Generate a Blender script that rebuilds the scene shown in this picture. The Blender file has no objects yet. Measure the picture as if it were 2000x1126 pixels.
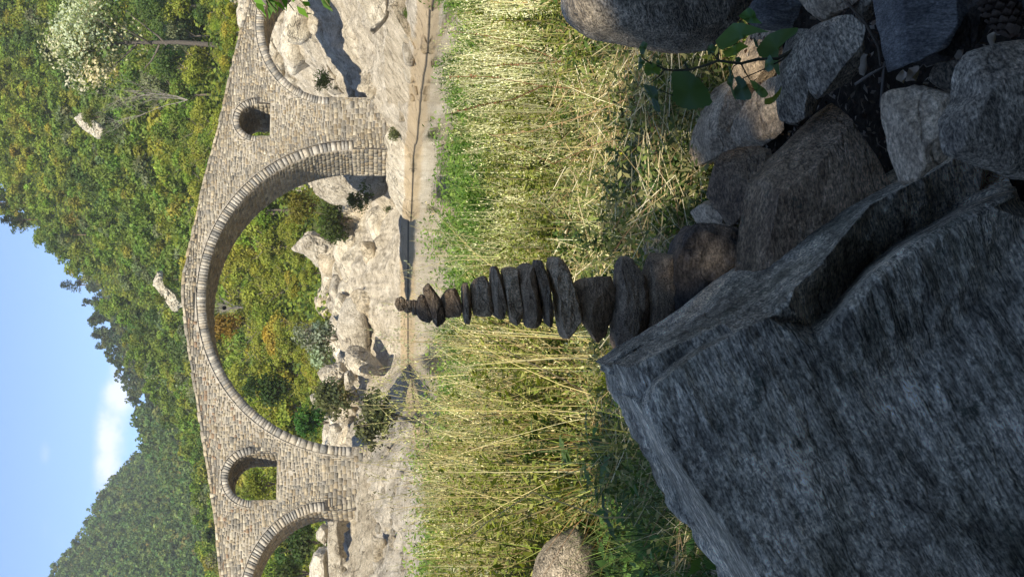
import bpy, math, random
import numpy as np
from mathutils import Vector, Matrix, geometry

random.seed(7)
rng = np.random.default_rng(7)
C = bpy.context.scene.collection
sc = bpy.context.scene

# ------------------------------------------------------------------ camera, sky, sun, exposure
FPX, VH, H = 2700.0, 740.0, 1.65            # focal in photo pixels, horizon row, eye height over the water
TH = math.atan((1000 - VH) / FPX)
F = np.array([0, math.cos(TH), -math.sin(TH)])
U = np.array([0, math.sin(TH), math.cos(TH)])
R = np.array([1.0, 0, 0])
CAM = np.array([0, 0, H])
cam = bpy.data.cameras.new('camera')
cam.sensor_width = 36.0
cam.lens = FPX / 2000 * 36
cam.clip_start = 0.05
cam.clip_end = 6000
co = bpy.data.objects.new('camera', cam)
C.objects.link(co)
X, Y, Z = -U, R, -F                          # the phone was held on its side: picture left is up
co.matrix_world = Matrix(((X[0], Y[0], Z[0], 0), (X[1], Y[1], Z[1], 0), (X[2], Y[2], Z[2], H), (0, 0, 0, 1)))
sc.camera = co

SUN_EL = math.radians(43)
SUN_DIR = np.array([-0.30, -0.954])          # horizontal direction towards the sun
SUN_DIR = SUN_DIR / np.linalg.norm(SUN_DIR)
S3 = np.array([SUN_DIR[0] * math.cos(SUN_EL), SUN_DIR[1] * math.cos(SUN_EL), math.sin(SUN_EL)])
sun = bpy.data.lights.new('sun', 'SUN')
sun.energy = 4.8
sun.angle = math.radians(0.5)
sun.color = (1.0, 0.925, 0.77)
so = bpy.data.objects.new('sun', sun)
C.objects.link(so)
so.rotation_mode = 'QUATERNION'
so.rotation_quaternion = Vector(S3).to_track_quat('Z', 'Y')

w = bpy.data.worlds.new('World')
sc.world = w
w.use_nodes = True
nt = w.node_tree
nt.nodes.clear()
N = nt.nodes.new
sky = N('ShaderNodeTexSky')
sky.sky_type = 'NISHITA'
sky.sun_disc = False
sky.sun_elevation = SUN_EL
sky.sun_rotation = math.atan2(SUN_DIR[0], SUN_DIR[1])
sky.altitude = 600
sky.air_density = 0.68
sky.dust_density = 0.05
sky.ozone_density = 2.6
bg = N('ShaderNodeBackground')
bg.inputs['Strength'].default_value = 0.145
out = N('ShaderNodeOutputWorld')
# cumulus clouds over the far valley, laid out by direction in the sky
tc = N('ShaderNodeTexCoord')
sep = N('ShaderNodeSeparateXYZ')
nt.links.new(tc.outputs['Generated'], sep.inputs[0])


def wmath(op, a, b=None, c=None):
    n = N('ShaderNodeMath')
    n.operation = op
    for i, v in enumerate((a, b, c)):
        if v is None:
            continue
        if isinstance(v, (int, float)):
            n.inputs[i].default_value = v
        else:
            nt.links.new(v, n.inputs[i])
    return n.outputs[0]


def skydir(x, y):
    d = F + (1126 - y - 563) / FPX * R - (x - 1000) / FPX * U
    return d[0] / d[1], d[2] / math.hypot(d[0], d[1])


az = wmath('DIVIDE', sep.outputs['X'], sep.outputs['Y'])
hor = wmath('SQRT', wmath('ADD', wmath('MULTIPLY', sep.outputs['X'], sep.outputs['X']), wmath('MULTIPLY', sep.outputs['Y'], sep.outputs['Y'])))
el = wmath('DIVIDE', sep.outputs['Z'], hor)
noi = N('ShaderNodeTexNoise')
noi.inputs['Scale'].default_value = 34
noi.inputs['Detail'].default_value = 7
noi.inputs['Roughness'].default_value = 0.62
nt.links.new(tc.outputs['Generated'], noi.inputs['Vector'])
mask = None
for (x, y, rx, ry, amp) in ((230, 775, 28, 50, 1.1), (216, 845, 27, 58, 1.25), (212, 915, 24, 56, 1.15), (232, 965, 26, 40, 0.8), (222, 722, 16, 18, 0.8),
                            (88, 885, 12, 26, 0.55), (88, 1025, 16, 32, 0.35), (115, 1060, 22, 40, 0.3), (205, 1250, 40, 90, 1.1), (160, 1500, 40, 140, 1.0)):
    a0, e0 = skydir(x, y)
    da = wmath('DIVIDE', wmath('SUBTRACT', az, a0), ry / FPX)
    de = wmath('DIVIDE', wmath('SUBTRACT', el, e0), rx / FPX)
    q = wmath('ADD', wmath('MULTIPLY', da, da), wmath('MULTIPLY', de, de))
    g_ = wmath('MULTIPLY', wmath('POWER', 2.718, wmath('MULTIPLY', q, -0.7)), amp)
    mask = g_ if mask is None else wmath('MAXIMUM', mask, g_)
front = wmath('GREATER_THAN', sep.outputs['Y'], 0.0)
shape = wmath('MULTIPLY', wmath('MULTIPLY', mask, wmath('ADD', wmath('MULTIPLY', noi.outputs['Fac'], 1.9), -0.15)), front)
mr = N('ShaderNodeMapRange')
mr.interpolation_type = 'SMOOTHSTEP'
mr.inputs['From Min'].default_value = 0.18
mr.inputs['From Max'].default_value = 0.95
mr.inputs['To Max'].default_value = 0.66
nt.links.new(shape, mr.inputs['Value'])
mixc = N('ShaderNodeMix')
mixc.data_type = 'RGBA'
nt.links.new(mr.outputs[0], mixc.inputs['Factor'])
nt.links.new(sky.outputs[0], mixc.inputs['A'])
mixc.inputs['B'].default_value = (5.6, 5.45, 6.0, 1)
nt.links.new(mixc.outputs['Result'], bg.inputs['Color'])
nt.links.new(bg.outputs[0], out.inputs[0])

sc.view_settings.view_transform = 'Standard'
sc.view_settings.look = 'None'
sc.view_settings.exposure = 0.70
sc.view_settings.gamma = 1
sc.view_settings.use_curve_mapping = False
sc.render.engine = 'CYCLES'
sc.cycles.max_bounces = 6
sc.cycles.diffuse_bounces = 3
sc.cycles.glossy_bounces = 3
sc.cycles.transmission_bounces = 3
sc.cycles.transparent_max_bounces = 6
sc.cycles.use_denoising = True


# ------------------------------------------------------------------ helpers
def ray(x, y):
    """direction through a photo pixel, scaled to one metre of depth"""
    d = F + (1126 - y - 563) / FPX * R - (x - 1000) / FPX * U
    return d / d[1]


def at(x, y, d):
    return CAM + ray(x, y) * d


def hash3(ix, iy, iz, seed):
    h = (ix * 374761393 + iy * 668265263 + iz * 2147483647 + seed * 1274126177) & 0xFFFFFFFF
    h = ((h ^ (h >> 13)) * 1274126177) & 0xFFFFFFFF
    h = (h ^ (h >> 16)) & 0xFFFFFFFF
    return h / 4294967295.0


def vnoise(P, seed=0):
    P = np.asarray(P, float)
    i = np.floor(P).astype(np.int64)
    f = P - i
    f = f * f * (3 - 2 * f)
    r = 0
    for dx in (0, 1):
        for dy in (0, 1):
            for dz in (0, 1):
                wgt = (f[:, 0] if dx else 1 - f[:, 0]) * (f[:, 1] if dy else 1 - f[:, 1]) * (f[:, 2] if dz else 1 - f[:, 2])
                r = r + wgt * hash3(i[:, 0] + dx, i[:, 1] + dy, i[:, 2] + dz, seed)
    return r * 2 - 1


def fbm(P, seed=0, oct=4, rough=0.5, ridged=False):
    s = 0
    a = 1.0
    P = np.asarray(P, float).copy()
    for k in range(oct):
        n = vnoise(P, seed + k * 17)
        if ridged:
            n = 1 - 2 * np.abs(n)
        s = s + a * n
        a *= rough
        P = P * 2.03 + 11.7
    return s


def tag(o, label=None, cat=None, group=None, kind=None):
    if label:
        o['label'] = label
    if cat:
        o['category'] = cat
    if group:
        o['group'] = group
    if kind:
        o['kind'] = kind
    return o


def make_mesh(name, V, faces, mats, col=None, smooth=False, mi=None):
    """V (n,3); faces: (m,k) array or a list of such arrays"""
    me = bpy.data.meshes.new(name)
    if not isinstance(faces, list):
        faces = [faces]
    faces = [np.asarray(f, np.int32) for f in faces if len(f)]
    V = np.asarray(V, np.float32)
    me.vertices.add(len(V))
    me.vertices.foreach_set('co', V.ravel())
    loops = np.concatenate([f.ravel() for f in faces])
    tot = np.concatenate([np.full(len(f), f.shape[1], np.int32) for f in faces])
    start = np.concatenate([[0], np.cumsum(tot)[:-1]]).astype(np.int32)
    me.loops.add(len(loops))
    me.loops.foreach_set('vertex_index', loops)
    me.polygons.add(len(tot))
    me.polygons.foreach_set('loop_start', start)
    me.polygons.foreach_set('loop_total', tot)
    if smooth:
        me.polygons.foreach_set('use_smooth', np.ones(len(tot), bool))
    for m in (mats if isinstance(mats, (list, tuple)) else [mats]):
        me.materials.append(m)
    if mi is not None:
        me.polygons.foreach_set('material_index', np.asarray(mi, np.int32))
    me.update(calc_edges=True)
    if col is not None:
        a = me.color_attributes.new('Col', 'FLOAT_COLOR', 'POINT')
        c4 = np.ones((len(V), 4), np.float32)
        c4[:, :3] = col
        a.data.foreach_set('color', c4.ravel())
    return me


def link(name, me, loc=(0, 0, 0), parent=None):
    o = bpy.data.objects.new(name, me)
    C.objects.link(o)
    o.location = loc
    if parent:
        o.parent = parent
    return o


def mobj(name, V, faces, mats, parent=None, base=None, **kw):
    """link a mesh whose origin sits at the thing's base (or at base); V in world space, or local to the parent"""
    V = np.asarray(V, float)
    if parent is not None:
        return link(name, make_mesh(name, V, faces, mats, **kw), (0, 0, 0), parent)
    if base is None:
        base = np.array([V[:, 0].mean(), V[:, 1].mean(), V[:, 2].min()])
    return link(name, make_mesh(name, V - base, faces, mats, **kw), base)


def empty(name, loc):
    o = bpy.data.objects.new(name, None)
    C.objects.link(o)
    o.location = loc
    return o


class Bag:
    """collects geometry for one mesh"""

    def __init__(s):
        s.V, s.Q, s.T, s.Cc, s.n = [], [], [], [], 0

    def add(s, V, Q=None, T=None, col=(1, 1, 1)):
        V = np.asarray(V, float)
        if Q is not None and len(Q):
            s.Q.append(np.asarray(Q) + s.n)
        if T is not None and len(T):
            s.T.append(np.asarray(T) + s.n)
        col = np.asarray(col, float)
        s.Cc.append(np.broadcast_to(col, (len(V), 3)) if col.ndim == 1 else col)
        s.V.append(V)
        s.n += len(V)

    def get(s):
        fs = []
        if s.Q:
            fs.append(np.concatenate(s.Q))
        if s.T:
            fs.append(np.concatenate(s.T))
        return np.concatenate(s.V), fs, np.concatenate(s.Cc)

    def obj(s, name, mats, parent=None, smooth=False, base=None):
        V, fs, c = s.get()
        return mobj(name, V, fs, mats, parent, base, col=c, smooth=smooth)

    def mesh(s, name, mats, smooth=False):
        V, fs, c = s.get()
        return make_mesh(name, V, fs, mats, col=c, smooth=smooth)


def tube(bag, path, rad, n=6, col=(1, 1, 1)):
    P = np.asarray(path, float)
    rad = np.broadcast_to(np.asarray(rad, float), (len(P),))
    V = []
    for i in range(len(P)):
        t = P[min(i + 1, len(P) - 1)] - P[max(i - 1, 0)]
        t = t / (np.linalg.norm(t) + 1e-9)
        a = np.cross(t, [0.3, 0.9, 0.31])
        a /= np.linalg.norm(a) + 1e-9
        b = np.cross(t, a)
        for k in range(n):
            an = 2 * math.pi * k / n
            V.append(P[i] + rad[i] * (math.cos(an) * a + math.sin(an) * b))
    Q = []
    for i in range(len(P) - 1):
        for k in range(n):
            Q.append((i * n + k, i * n + (k + 1) % n, (i + 1) * n + (k + 1) % n, (i + 1) * n + k))
    bag.add(V, Q, None, col)


def unit(v):
    return v / (np.linalg.norm(v, axis=-1, keepdims=True) + 1e-9)


def cards(bag, P, nrm, ln, wd, col, up=None):
    """leaf-shaped diamonds: pointed quads, slightly folded"""
    n = len(P)
    nrm = unit(nrm)
    a = unit(rng.normal(size=(n, 3))) if up is None else unit(up + rng.normal(size=(n, 3)) * 0.3)
    t = unit(a - nrm * np.sum(a * nrm, 1)[:, None])
    b = np.cross(nrm, t)
    ln = np.broadcast_to(ln, (n,))[:, None]
    wd = np.broadcast_to(wd, (n,))[:, None]
    V = np.empty((n, 4, 3))
    V[:, 0] = P - t * ln * 0.5
    V[:, 1] = P + b * wd * 0.5 + nrm * wd * 0.12 - t * ln * 0.05
    V[:, 2] = P + t * ln * 0.5
    V[:, 3] = P - b * wd * 0.5 + nrm * wd * 0.12 - t * ln * 0.05
    c = np.broadcast_to(np.asarray(col, float), (n, 3))
    bag.add(V.reshape(-1, 3), np.arange(4 * n).reshape(n, 4), None, np.repeat(c, 4, 0))


# ------------------------------------------------------------------ materials
def nodes(name, rough=0.85, spec=0.25):
    m = bpy.data.materials.new(name)
    m.use_nodes = True
    t = m.node_tree
    b = t.nodes['Principled BSDF']
    b.inputs['Roughness'].default_value = rough
    b.inputs['Specular IOR Level'].default_value = spec
    return m, t, b


def nd(t, typ, ins=None, **props):
    n = t.nodes.new(typ)
    for k, v in props.items():
        setattr(n, k, v)
    for k, v in (ins or {}).items():
        if isinstance(v, bpy.types.NodeSocket):
            t.links.new(v, n.inputs[k])
        else:
            n.inputs[k].default_value = v
    return n


def ramp(t, fac, stops):
    r = t.nodes.new('ShaderNodeValToRGB')
    t.links.new(fac, r.inputs[0])
    e = r.color_ramp.elements
    e[0].position, e[0].color = stops[0][0], (*stops[0][1], 1)
    e[1].position, e[1].color = stops[-1][0], (*stops[-1][1], 1)
    for p, c in stops[1:-1]:
        x = e.new(p)
        x.color = (*c, 1)
    return r.outputs[0]


def mixcol(t, fac, a, b, mode='MIX'):
    n = t.nodes.new('ShaderNodeMix')
    n.data_type = 'RGBA'
    n.blend_type = mode
    for k, v in (('Factor', fac), ('A', a), ('B', b)):
        if isinstance(v, bpy.types.NodeSocket):
            t.links.new(v, n.inputs[k])
        elif k == 'Factor':
            n.inputs[k].default_value = v
        else:
            n.inputs[k].default_value = (*v, 1)
    return n.outputs['Result']


def noise(t, vec, scale, detail=6, rough=0.6):
    return nd(t, 'ShaderNodeTexNoise', {'Vector': vec, 'Scale': scale, 'Detail': detail, 'Roughness': rough}).outputs['Fac']


def g1(v):
    return (v, v, v)


def rock_mat(name, dark, mid, light, scale=1.0, bump=0.5, layer=(1, 1, 1), rot=(0, 0, 0), lichen=None, speck=0.5, tide=None, stain=False):
    """weathered stone: broad stains, banding along its layers, crystal speckle, fine cracks"""
    if tide:
        dark, mid, light = [tuple(np.array(q) * (1.0, .955, .86)) for q in (dark, mid, light)]
    else:
        dark, mid, light = [tuple(np.array(q) * (1.16, .99, .77)) for q in (dark, mid, light)]
    m, t, b = nodes(name, 0.78, 0.3)
    tcn = nd(t, 'ShaderNodeTexCoord')
    mp = nd(t, 'ShaderNodeMapping', {'Vector': tcn.outputs['Object'], 'Scale': (scale,) * 3, 'Rotation': rot})
    lay = nd(t, 'ShaderNodeMapping', {'Vector': mp.outputs[0], 'Scale': layer})
    big = noise(t, mp.outputs[0], 5, 5, 0.6)
    band = noise(t, lay.outputs[0], 22, 8, 0.72)
    fine = noise(t, lay.outputs[0], 95, 4, 0.7)
    grain = nd(t, 'ShaderNodeTexVoronoi', {'Vector': mp.outputs[0], 'Scale': 190}).outputs['Color']
    gl = nd(t, 'ShaderNodeRGBToBW', {'Color': grain}).outputs[0]
    f = nd(t, 'ShaderNodeMath', {0: big, 1: band}, operation='ADD').outputs[0]
    f = nd(t, 'ShaderNodeMath', {0: f, 1: 0.5}, operation='MULTIPLY').outputs[0]
    c = ramp(t, f, [(0.39, dark), (0.5, mid), (0.60, light)])
    sp = ramp(t, fine, [(0.40, g1(max(.12, 1 - 0.85 * speck))), (0.5, g1(1)), (0.62, g1(1 + 0.8 * speck))])
    c = mixcol(t, 1.0, c, sp, 'MULTIPLY')
    gr = ramp(t, gl, [(0.1, g1(1 - 0.55 * speck)), (0.5, g1(1)), (0.9, g1(1 + 0.6 * speck))])
    c = mixcol(t, 0.8, c, gr, 'MULTIPLY')
    if stain:
        s1 = noise(t, nd(t, 'ShaderNodeMapping', {'Vector': tcn.outputs['Object'], 'Scale': (2.2, 3, 5), 'Rotation': (0.5, 0.9, 0.2)}).outputs[0], 1.6, 6, 0.65)
        c = mixcol(t, 1.0, c, ramp(t, s1, [(0.36, (.38, .39, .34)), (0.47, (.85, .85, .80)), (0.58, (1.05, 1.04, 1.0)), (0.68, (1.45, 1.45, 1.42))]), 'MULTIPLY')
        s2 = noise(t, tcn.outputs['Object'], 26, 6, 0.7)
        c = mixcol(t, ramp(t, s2, [(0.60, g1(0)), (0.66, g1(.8))]), c, (.10, .11, .075))
    if lichen:
        ln = noise(t, mp.outputs[0], 14, 8, 0.75)
        lf = ramp(t, ln, [(0.56, g1(0)), (0.66, g1(1))])
        c = mixcol(t, lf, c, lichen)
    if tide:
        geo = nd(t, 'ShaderNodeNewGeometry')
        z = nd(t, 'ShaderNodeSeparateXYZ', {0: geo.outputs['Position']}).outputs['Z']
        nz = noise(t, geo.outputs['Position'], 0.9, 4)
        zz = nd(t, 'ShaderNodeMath', {0: nz, 1: -0.3, 2: z}, operation='MULTIPLY_ADD').outputs[0]
        tf = nd(t, 'ShaderNodeMapRange', {'Value': zz, 'From Min': 0.30, 'From Max': 0.22})
        c = mixcol(t, nd(t, 'ShaderNodeMath', {0: tf.outputs[0], 1: 0.75}, operation='MULTIPLY').outputs[0], c, tide)
        wl = nd(t, 'ShaderNodeMapRange', {'Value': z, 'From Min': 0.015, 'From Max': 0.06}).outputs[0]
        c = mixcol(t, wl, (.05, .042, .03), c)
    # hairline fractures running with the layers
    cn = noise(t, lay.outputs[0], 1.7 if not tide else 2.6, 5, 0.55)
    ca = nd(t, 'ShaderNodeMath', {0: nd(t, 'ShaderNodeMath', {0: cn, 1: 0.5}, operation='SUBTRACT').outputs[0]}, operation='ABSOLUTE').outputs[0]
    fr = nd(t, 'ShaderNodeMapRange', {'Value': ca, 'From Max': 0.009}).outputs[0]
    c = mixcol(t, 1.0, c, ramp(t, fr, [(0.0, g1(.38 if tide else .6)), (1.0, g1(1))]), 'MULTIPLY')
    t.links.new(c, b.inputs['Base Color'])
    cr = nd(t, 'ShaderNodeTexVoronoi', {'Vector': lay.outputs[0], 'Scale': 9}, feature='DISTANCE_TO_EDGE').outputs['Distance']
    crm = nd(t, 'ShaderNodeMapRange', {'Value': cr, 'From Max': 0.03}).outputs[0]
    hgt = nd(t, 'ShaderNodeMath', {0: band, 1: 1.0}, operation='MULTIPLY').outputs[0]
    hgt = nd(t, 'ShaderNodeMath', {0: fine, 1: 0.5, 2: hgt}, operation='MULTIPLY_ADD').outputs[0]
    hgt = nd(t, 'ShaderNodeMath', {0: crm, 1: 0.12, 2: hgt}, operation='MULTIPLY_ADD').outputs[0]
    hgt = nd(t, 'ShaderNodeMath', {0: fr, 1: 0.35, 2: hgt}, operation='MULTIPLY_ADD').outputs[0]
    bp = nd(t, 'ShaderNodeBump', {'Strength': min(1, bump), 'Distance': 0.03 / scale, 'Height': hgt})
    t.links.new(bp.outputs[0], b.inputs['Normal'])
    return m


def attr_mat(name, rough=0.7, spec=0.2, trans=0.0, nscale=0, namt=0.3, bump=0):
    """colour from the mesh's own colour attribute, optional noise variation and thin-leaf translucency"""
    m, t, b = nodes(name, rough, spec)
    c = nd(t, 'ShaderNodeAttribute', attribute_name='Col').outputs['Color']
    tcn = nd(t, 'ShaderNodeTexCoord')
    if nscale:
        nn = noise(t, tcn.outputs['Object'], nscale, 5)
        c = mixcol(t, 1.0, c, ramp(t, nn, [(0.3, g1(1 - namt)), (0.7, g1(1 + namt))]), 'MULTIPLY')
        if bump:
            bp = nd(t, 'ShaderNodeBump', {'Strength': 0.8, 'Distance': bump, 'Height': nn})
            t.links.new(bp.outputs[0], b.inputs['Normal'])
    t.links.new(c, b.inputs['Base Color'])
    if trans:
        tr = nd(t, 'ShaderNodeBsdfTranslucent')
        t.links.new(mixcol(t, 1.0, c, (1.25, 1.3, 0.6), 'MULTIPLY'), tr.inputs[0])
        mx = nd(t, 'ShaderNodeMixShader', {0: trans})
        t.links.new(b.outputs[0], mx.inputs[1])
        t.links.new(tr.outputs[0], mx.inputs[2])
        t.links.new(mx.outputs[0], t.nodes['Material Output'].inputs[0])
    return m


M_leaf = attr_mat('leaf', 0.6, 0.2, 0.40)
M_blade = attr_mat('blade', 0.6, 0.15, 0.12)
M_bark = attr_mat('bark', 0.9, 0.1, 0, 14, 0.4, 0.02)
M_masonry = attr_mat('masonry_stone', 0.85, 0.2, 0, 9, 0.35, 0.03)
M_litter = attr_mat('litter', 0.85, 0.1, 0.1, 60, 0.3)


def ground_mats():
    m1, t, b = nodes('bank_soil', 0.95, 0.1)
    p = nd(t, 'ShaderNodeTexCoord').outputs['Object']
    c = ramp(t, noise(t, p, 2.2, 8, 0.7), [(0.35, (.07, .05, .028)), (0.5, (.19, .14, .075)), (0.65, (.33, .25, .15))])
    c = mixcol(t, ramp(t, noise(t, p, 30, 5), [(0.45, g1(0)), (0.7, g1(1))]), c, (.045, .06, .015))
    t.links.new(c, b.inputs[0])
    t.links.new(nd(t, 'ShaderNodeBump', {'Strength': 0.9, 'Distance': 0.05, 'Height': noise(t, p, 25, 8, 0.7)}).outputs[0], b.inputs['Normal'])
    m2 = rock_mat('bank_rock', (.32, .28, .22), (.52, .47, .39), (.70, .65, .57), 0.3, 1.0, (1, 1, 2.2), (0.3, 0.2, 0), speck=0.35, tide=(.47, .345, .19))
    m3, t, b = nodes('hill_floor', 0.95, 0.1)
    p = nd(t, 'ShaderNodeTexCoord').outputs['Object']
    c = ramp(t, noise(t, p, 0.05, 6, 0.65), [(0.35, (.028, .045, .010)), (0.5, (.055, .07, .016)), (0.66, (.09, .09, .022))])
    t.links.new(c, b.inputs[0])
    m4, t, b = nodes('forest_litter', 0.95, 0.1)
    p = nd(t, 'ShaderNodeTexCoord').outputs['Object']
    c = ramp(t, noise(t, p, 45, 8, 0.75), [(0.35, (.012, .009, .006)), (0.5, (.035, .026, .018)), (0.68, (.085, .065, .045))])
    t.links.new(c, b.inputs[0])
    t.links.new(nd(t, 'ShaderNodeBump', {'Strength': 1, 'Distance': 0.02, 'Height': noise(t, p, 60, 8, 0.7)}).outputs[0], b.inputs['Normal'])
    return [m1, m2, m3, m4]


# ------------------------------------------------------------------ terrain
TP = np.array([-.5, -.26, -.208, -.16, -.125, -.105, -.085, -.05, 0, .05, .075, .09, .13, .17, .208, .26, .5])
TY = np.array([-1., 1.5, 2.6, 4, 8, 14, 18, 22, 30, 40, 45, 52, 60, 66, 70, 78, 90, 105])
NB = [.84, .78, .90, .84, .66, .52, .38]
NBL = [.84, .78, .90, .87, .82, .78, .76]
NBM = [.84, .78, .90, .85, .74, .64, .52]
TZ = np.array([
    NBL + [.3, .6, 1.2, 1.6, 2.4, 3.2, 4.0, 4.5, 6, 8, 12],
    NBL + [.65, .6, .9, 1.3, 1.9, 2.4, 2.6, 3.0, 4, 5.0, 7],
    NBL + [.62, .50, .7, 1.1, 1.6, 2.2, 2.4, 2.6, 3.2, 4.0, 6],
    NBL + [.58, .40, .5, .8, 1.3, 2.0, 2.35, 2.4, 3.0, 3.5, 5],
    NBL + [.40, .1, .15, .3, .9, 1.7, 2.3, 2.3, 2.4, 3.0, 4.5],
    NBM + [.1, -.3, -.3, -.2, .2, .9, 1.6, 2.0, 2.4, 2.8, 4.5],
    NB + [-.3, -.6, -.6, -.5, -.4, -.3, .0, .4, 1.6, 2.8, 4.5],
    NB + [-.4, -.6, -.6, -.6, -.6, -.6, -.6, -.5, -.3, 3.2, 5.2],
    NB + [-.4, -.6, -.6, -.6, -.6, -.6, -.6, -.5, -.3, 3.4, 5.2],
    NB + [-.4, -.6, -.6, -.6, -.6, -.6, -.6, -.5, -.1, 2.2, 4.5],
    NB + [-.4, -.6, -.6, -.6, -.6, -.6, -.6, -.5, -.2, 1.6, 4.5],
    NB + [-.4, -.6, -.6, -.6, -.6, -.5, -.3, .2, 1.0, 2.5, 5.0],
    NB + [-.4, -.6, -.6, -.6, -.4, .5, 1.1, 1.3, 2.6, 4.5, 7.5],
    NB + [-.4, -.6, -.5, -.3, .2, .9, 1.5, 2.2, 4.4, 7.0, 10.5],
    NB + [-.4, -.6, -.3, .2, .6, 1.2, 2.3, 3.2, 5.6, 8.6, 12.5],
    NB + [-.3, -.4, .2, .6, 1.2, 2.0, 3.6, 4.6, 7.0, 10.5, 15],
    NB + [.0, .6, 2.0, 2.6, 4.0, 6.0, 7.5, 9, 12, 16, 22]])

UA = np.array([-900, -200, 0, 126, 226, 266, 326, 396, 476, 566, 605, 640, 660, 700, 746, 850, 1000, 1126, 1500, 2500])
VA = np.array([560, 450, 405, 392, 370, 352, 322, 282, 240, 172, 125, 86, 62, 18, -22, -80, -150, -210, -300, -400])
UB = np.array([-900, 100, 268, 303, 333, 363, 418, 463, 523, 543, 566, 640, 760, 1126, 2500])
VB = np.array([600, 360, 285, 277, 260, 250, 215, 192, 177, 172, 172, 160, 120, 60, 60])
UC = np.array([-1500, -500, -120, 3, 28, 68, 88, 148, 193, 228, 263, 330, 450, 700, 2500])
VC = np.array([60, 10, 50, 105, 120, 145, 165, 195, 225, 260, 288, 340, 420, 560, 640])


def hills(p, y):
    u = p * FPX + 563
    out = np.full(p.shape, -1e3)
    for k, (UU, VV, f0, r0, ef, crown) in enumerate(((UA, VA, 104, 300, 0.030, 5.0), (UB, VB, 300, 520, 0.03, 7.0), (UC, VC, 330, 760, 0.05, 7.5))):
        er = (VH - np.interp(u, UU, VV)) / FPX - crown / r0 * 0.8
        if k == 0:
            r_ = r0 - 60 * np.clip((0.02 - p) / 0.2, 0, 1)
        else:
            r_ = np.full(p.shape, float(r0))
        tt = np.clip((y - f0) / (r_ - f0), 0, 1)
        e0 = ef + (0.04 * np.clip(p / 0.2, 0, 1.5) if k == 0 else 0)
        e = e0 + (er - e0) * tt ** 0.75
        z = H + y * e
        zr = H + r_ * er
        z = np.where(y > r_, zr - 0.45 * (y - r_), z)
        z = np.where(y < f0, -50, z)
        out = np.maximum(out, z)
    return out


def gz(x, y):
    x = np.asarray(x, float)
    y = np.asarray(y, float)
    ys = np.maximum(y, 1.0)
    p = np.clip(x / ys, -.5, .5)
    yi = np.clip(y, TY[0], TY[-1])
    j = np.clip(np.searchsorted(TY, yi, side='right') - 1, 0, len(TY) - 2)
    i = np.clip(np.searchsorted(TP, p, side='right') - 1, 0, len(TP) - 2)
    fy = (yi - TY[j]) / (TY[j + 1] - TY[j])
    fx = (p - TP[i]) / (TP[i + 1] - TP[i])
    z = (TZ[i, j] * (1 - fx) + TZ[i + 1, j] * fx) * (1 - fy) + (TZ[i, j + 1] * (1 - fx) + TZ[i + 1, j + 1] * fx) * fy
    p2 = np.clip(x / ys, -.75, .75)
    far = hills(p2, y)
    ft = np.maximum(far, z)
    z = np.where(y > TY[-1], np.where(far > -100, ft, z), z)
    z = np.where(y > 1100, np.maximum(z, 0.0), z)
    z = np.where(y < -1, .84 + 0.28 * np.minimum(-1 - y, 60), z)
    return z


def gzn(x, y):
    """ground with its roughness: rock ledges on the far shore, small lumps on the near bank"""
    x = np.asarray(x, float)
    y = np.asarray(y, float)
    z = gz(x, y)
    P = np.stack([x, y, np.zeros_like(x)], -1).reshape(-1, 3)
    rocky = np.clip((y - 34) / 10, 0, 1) * np.clip((125 - y) / 25, 0, 1)
    rocky = np.where(y > 90, rocky, rocky)
    n1 = fbm(P * [0.35, 0.30, 1], 3, 5, 0.55, True).reshape(x.shape)
    n3 = np.floor(fbm(P * [0.22, 0.18, 1] + 5, 31, 3, 0.5).reshape(x.shape) * 4) / 4
    n4 = fbm(P * [1.5, 1.1, 1], 51, 4, 0.55, True).reshape(x.shape)
    z = z + rocky * np.clip((z + 0.6) * 0.45, 0.05, 1) * (0.34 * n1 + 0.5 * n3 + 0.13 * n4)
    near = np.clip((26 - y) / 6, 0, 1) * (y > -5)
    n2 = fbm(P * [3.0, 3.0, 1], 9, 4).reshape(x.shape)
    z = z + near * np.clip((y - 2) / 4, 0.25, 1) * 0.035 * n2
    hill = np.clip((y - 120) / 40, 0, 1)
    z = z + hill * 1.6 * fbm(P * [0.03, 0.03, 1], 21, 3).reshape(x.shape)
    return z


def build_ground():
    # polar sheet right round the viewpoint, dense where the photograph looks
    phi = np.concatenate([np.linspace(-180, -60, 25)[:-1], np.linspace(-60, -15, 46)[:-1], np.linspace(-15, 15, 481)[:-1], np.linspace(15, 60, 46)[:-1], np.linspace(60, 180, 25)[:-1]])
    r = np.concatenate([[0.02, .3, .6, .9], np.geomspace(1.1, 30, 90)[:-1], np.linspace(30, 125, 230)[:-1], np.geomspace(125, 3500, 110)])
    ph, rr = np.meshgrid(np.radians(phi), r, indexing='ij')
    x = rr * np.sin(ph)
    y = rr * np.cos(ph)
    z = gzn(x, y)
    V = np.stack([x, y, z], -1).reshape(-1, 3)
    n, m = len(phi), len(r)
    i, j = np.meshgrid(np.arange(n), np.arange(m - 1), indexing='ij')
    i2 = (i + 1) % n
    Q = np.stack([i * m + j, i * m + j + 1, i2 * m + j + 1, i2 * m + j], -1).reshape(-1, 4)
    cy = V[Q].mean(1)
    mi = np.where(cy[:, 1] > 112, 2, np.where(cy[:, 1] > 33, 1, np.where(cy[:, 1] > 3.0, 0, 3)))
    hz = (cy[:, 1] > 97) & (cy[:, 1] < 113) & (fbm(cy * [0.2, 0.2, 0], 5, 3) > 0.15 - (cy[:, 1] - 103) * 0.05)
    mi = np.where(hz, 2, mi)
    o = link('ground', make_mesh('ground', V, Q, ground_mats(), smooth=True, mi=mi))
    tag(o, 'sloping river bank and rising valley ground', kind='structure')


build_ground()


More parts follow.
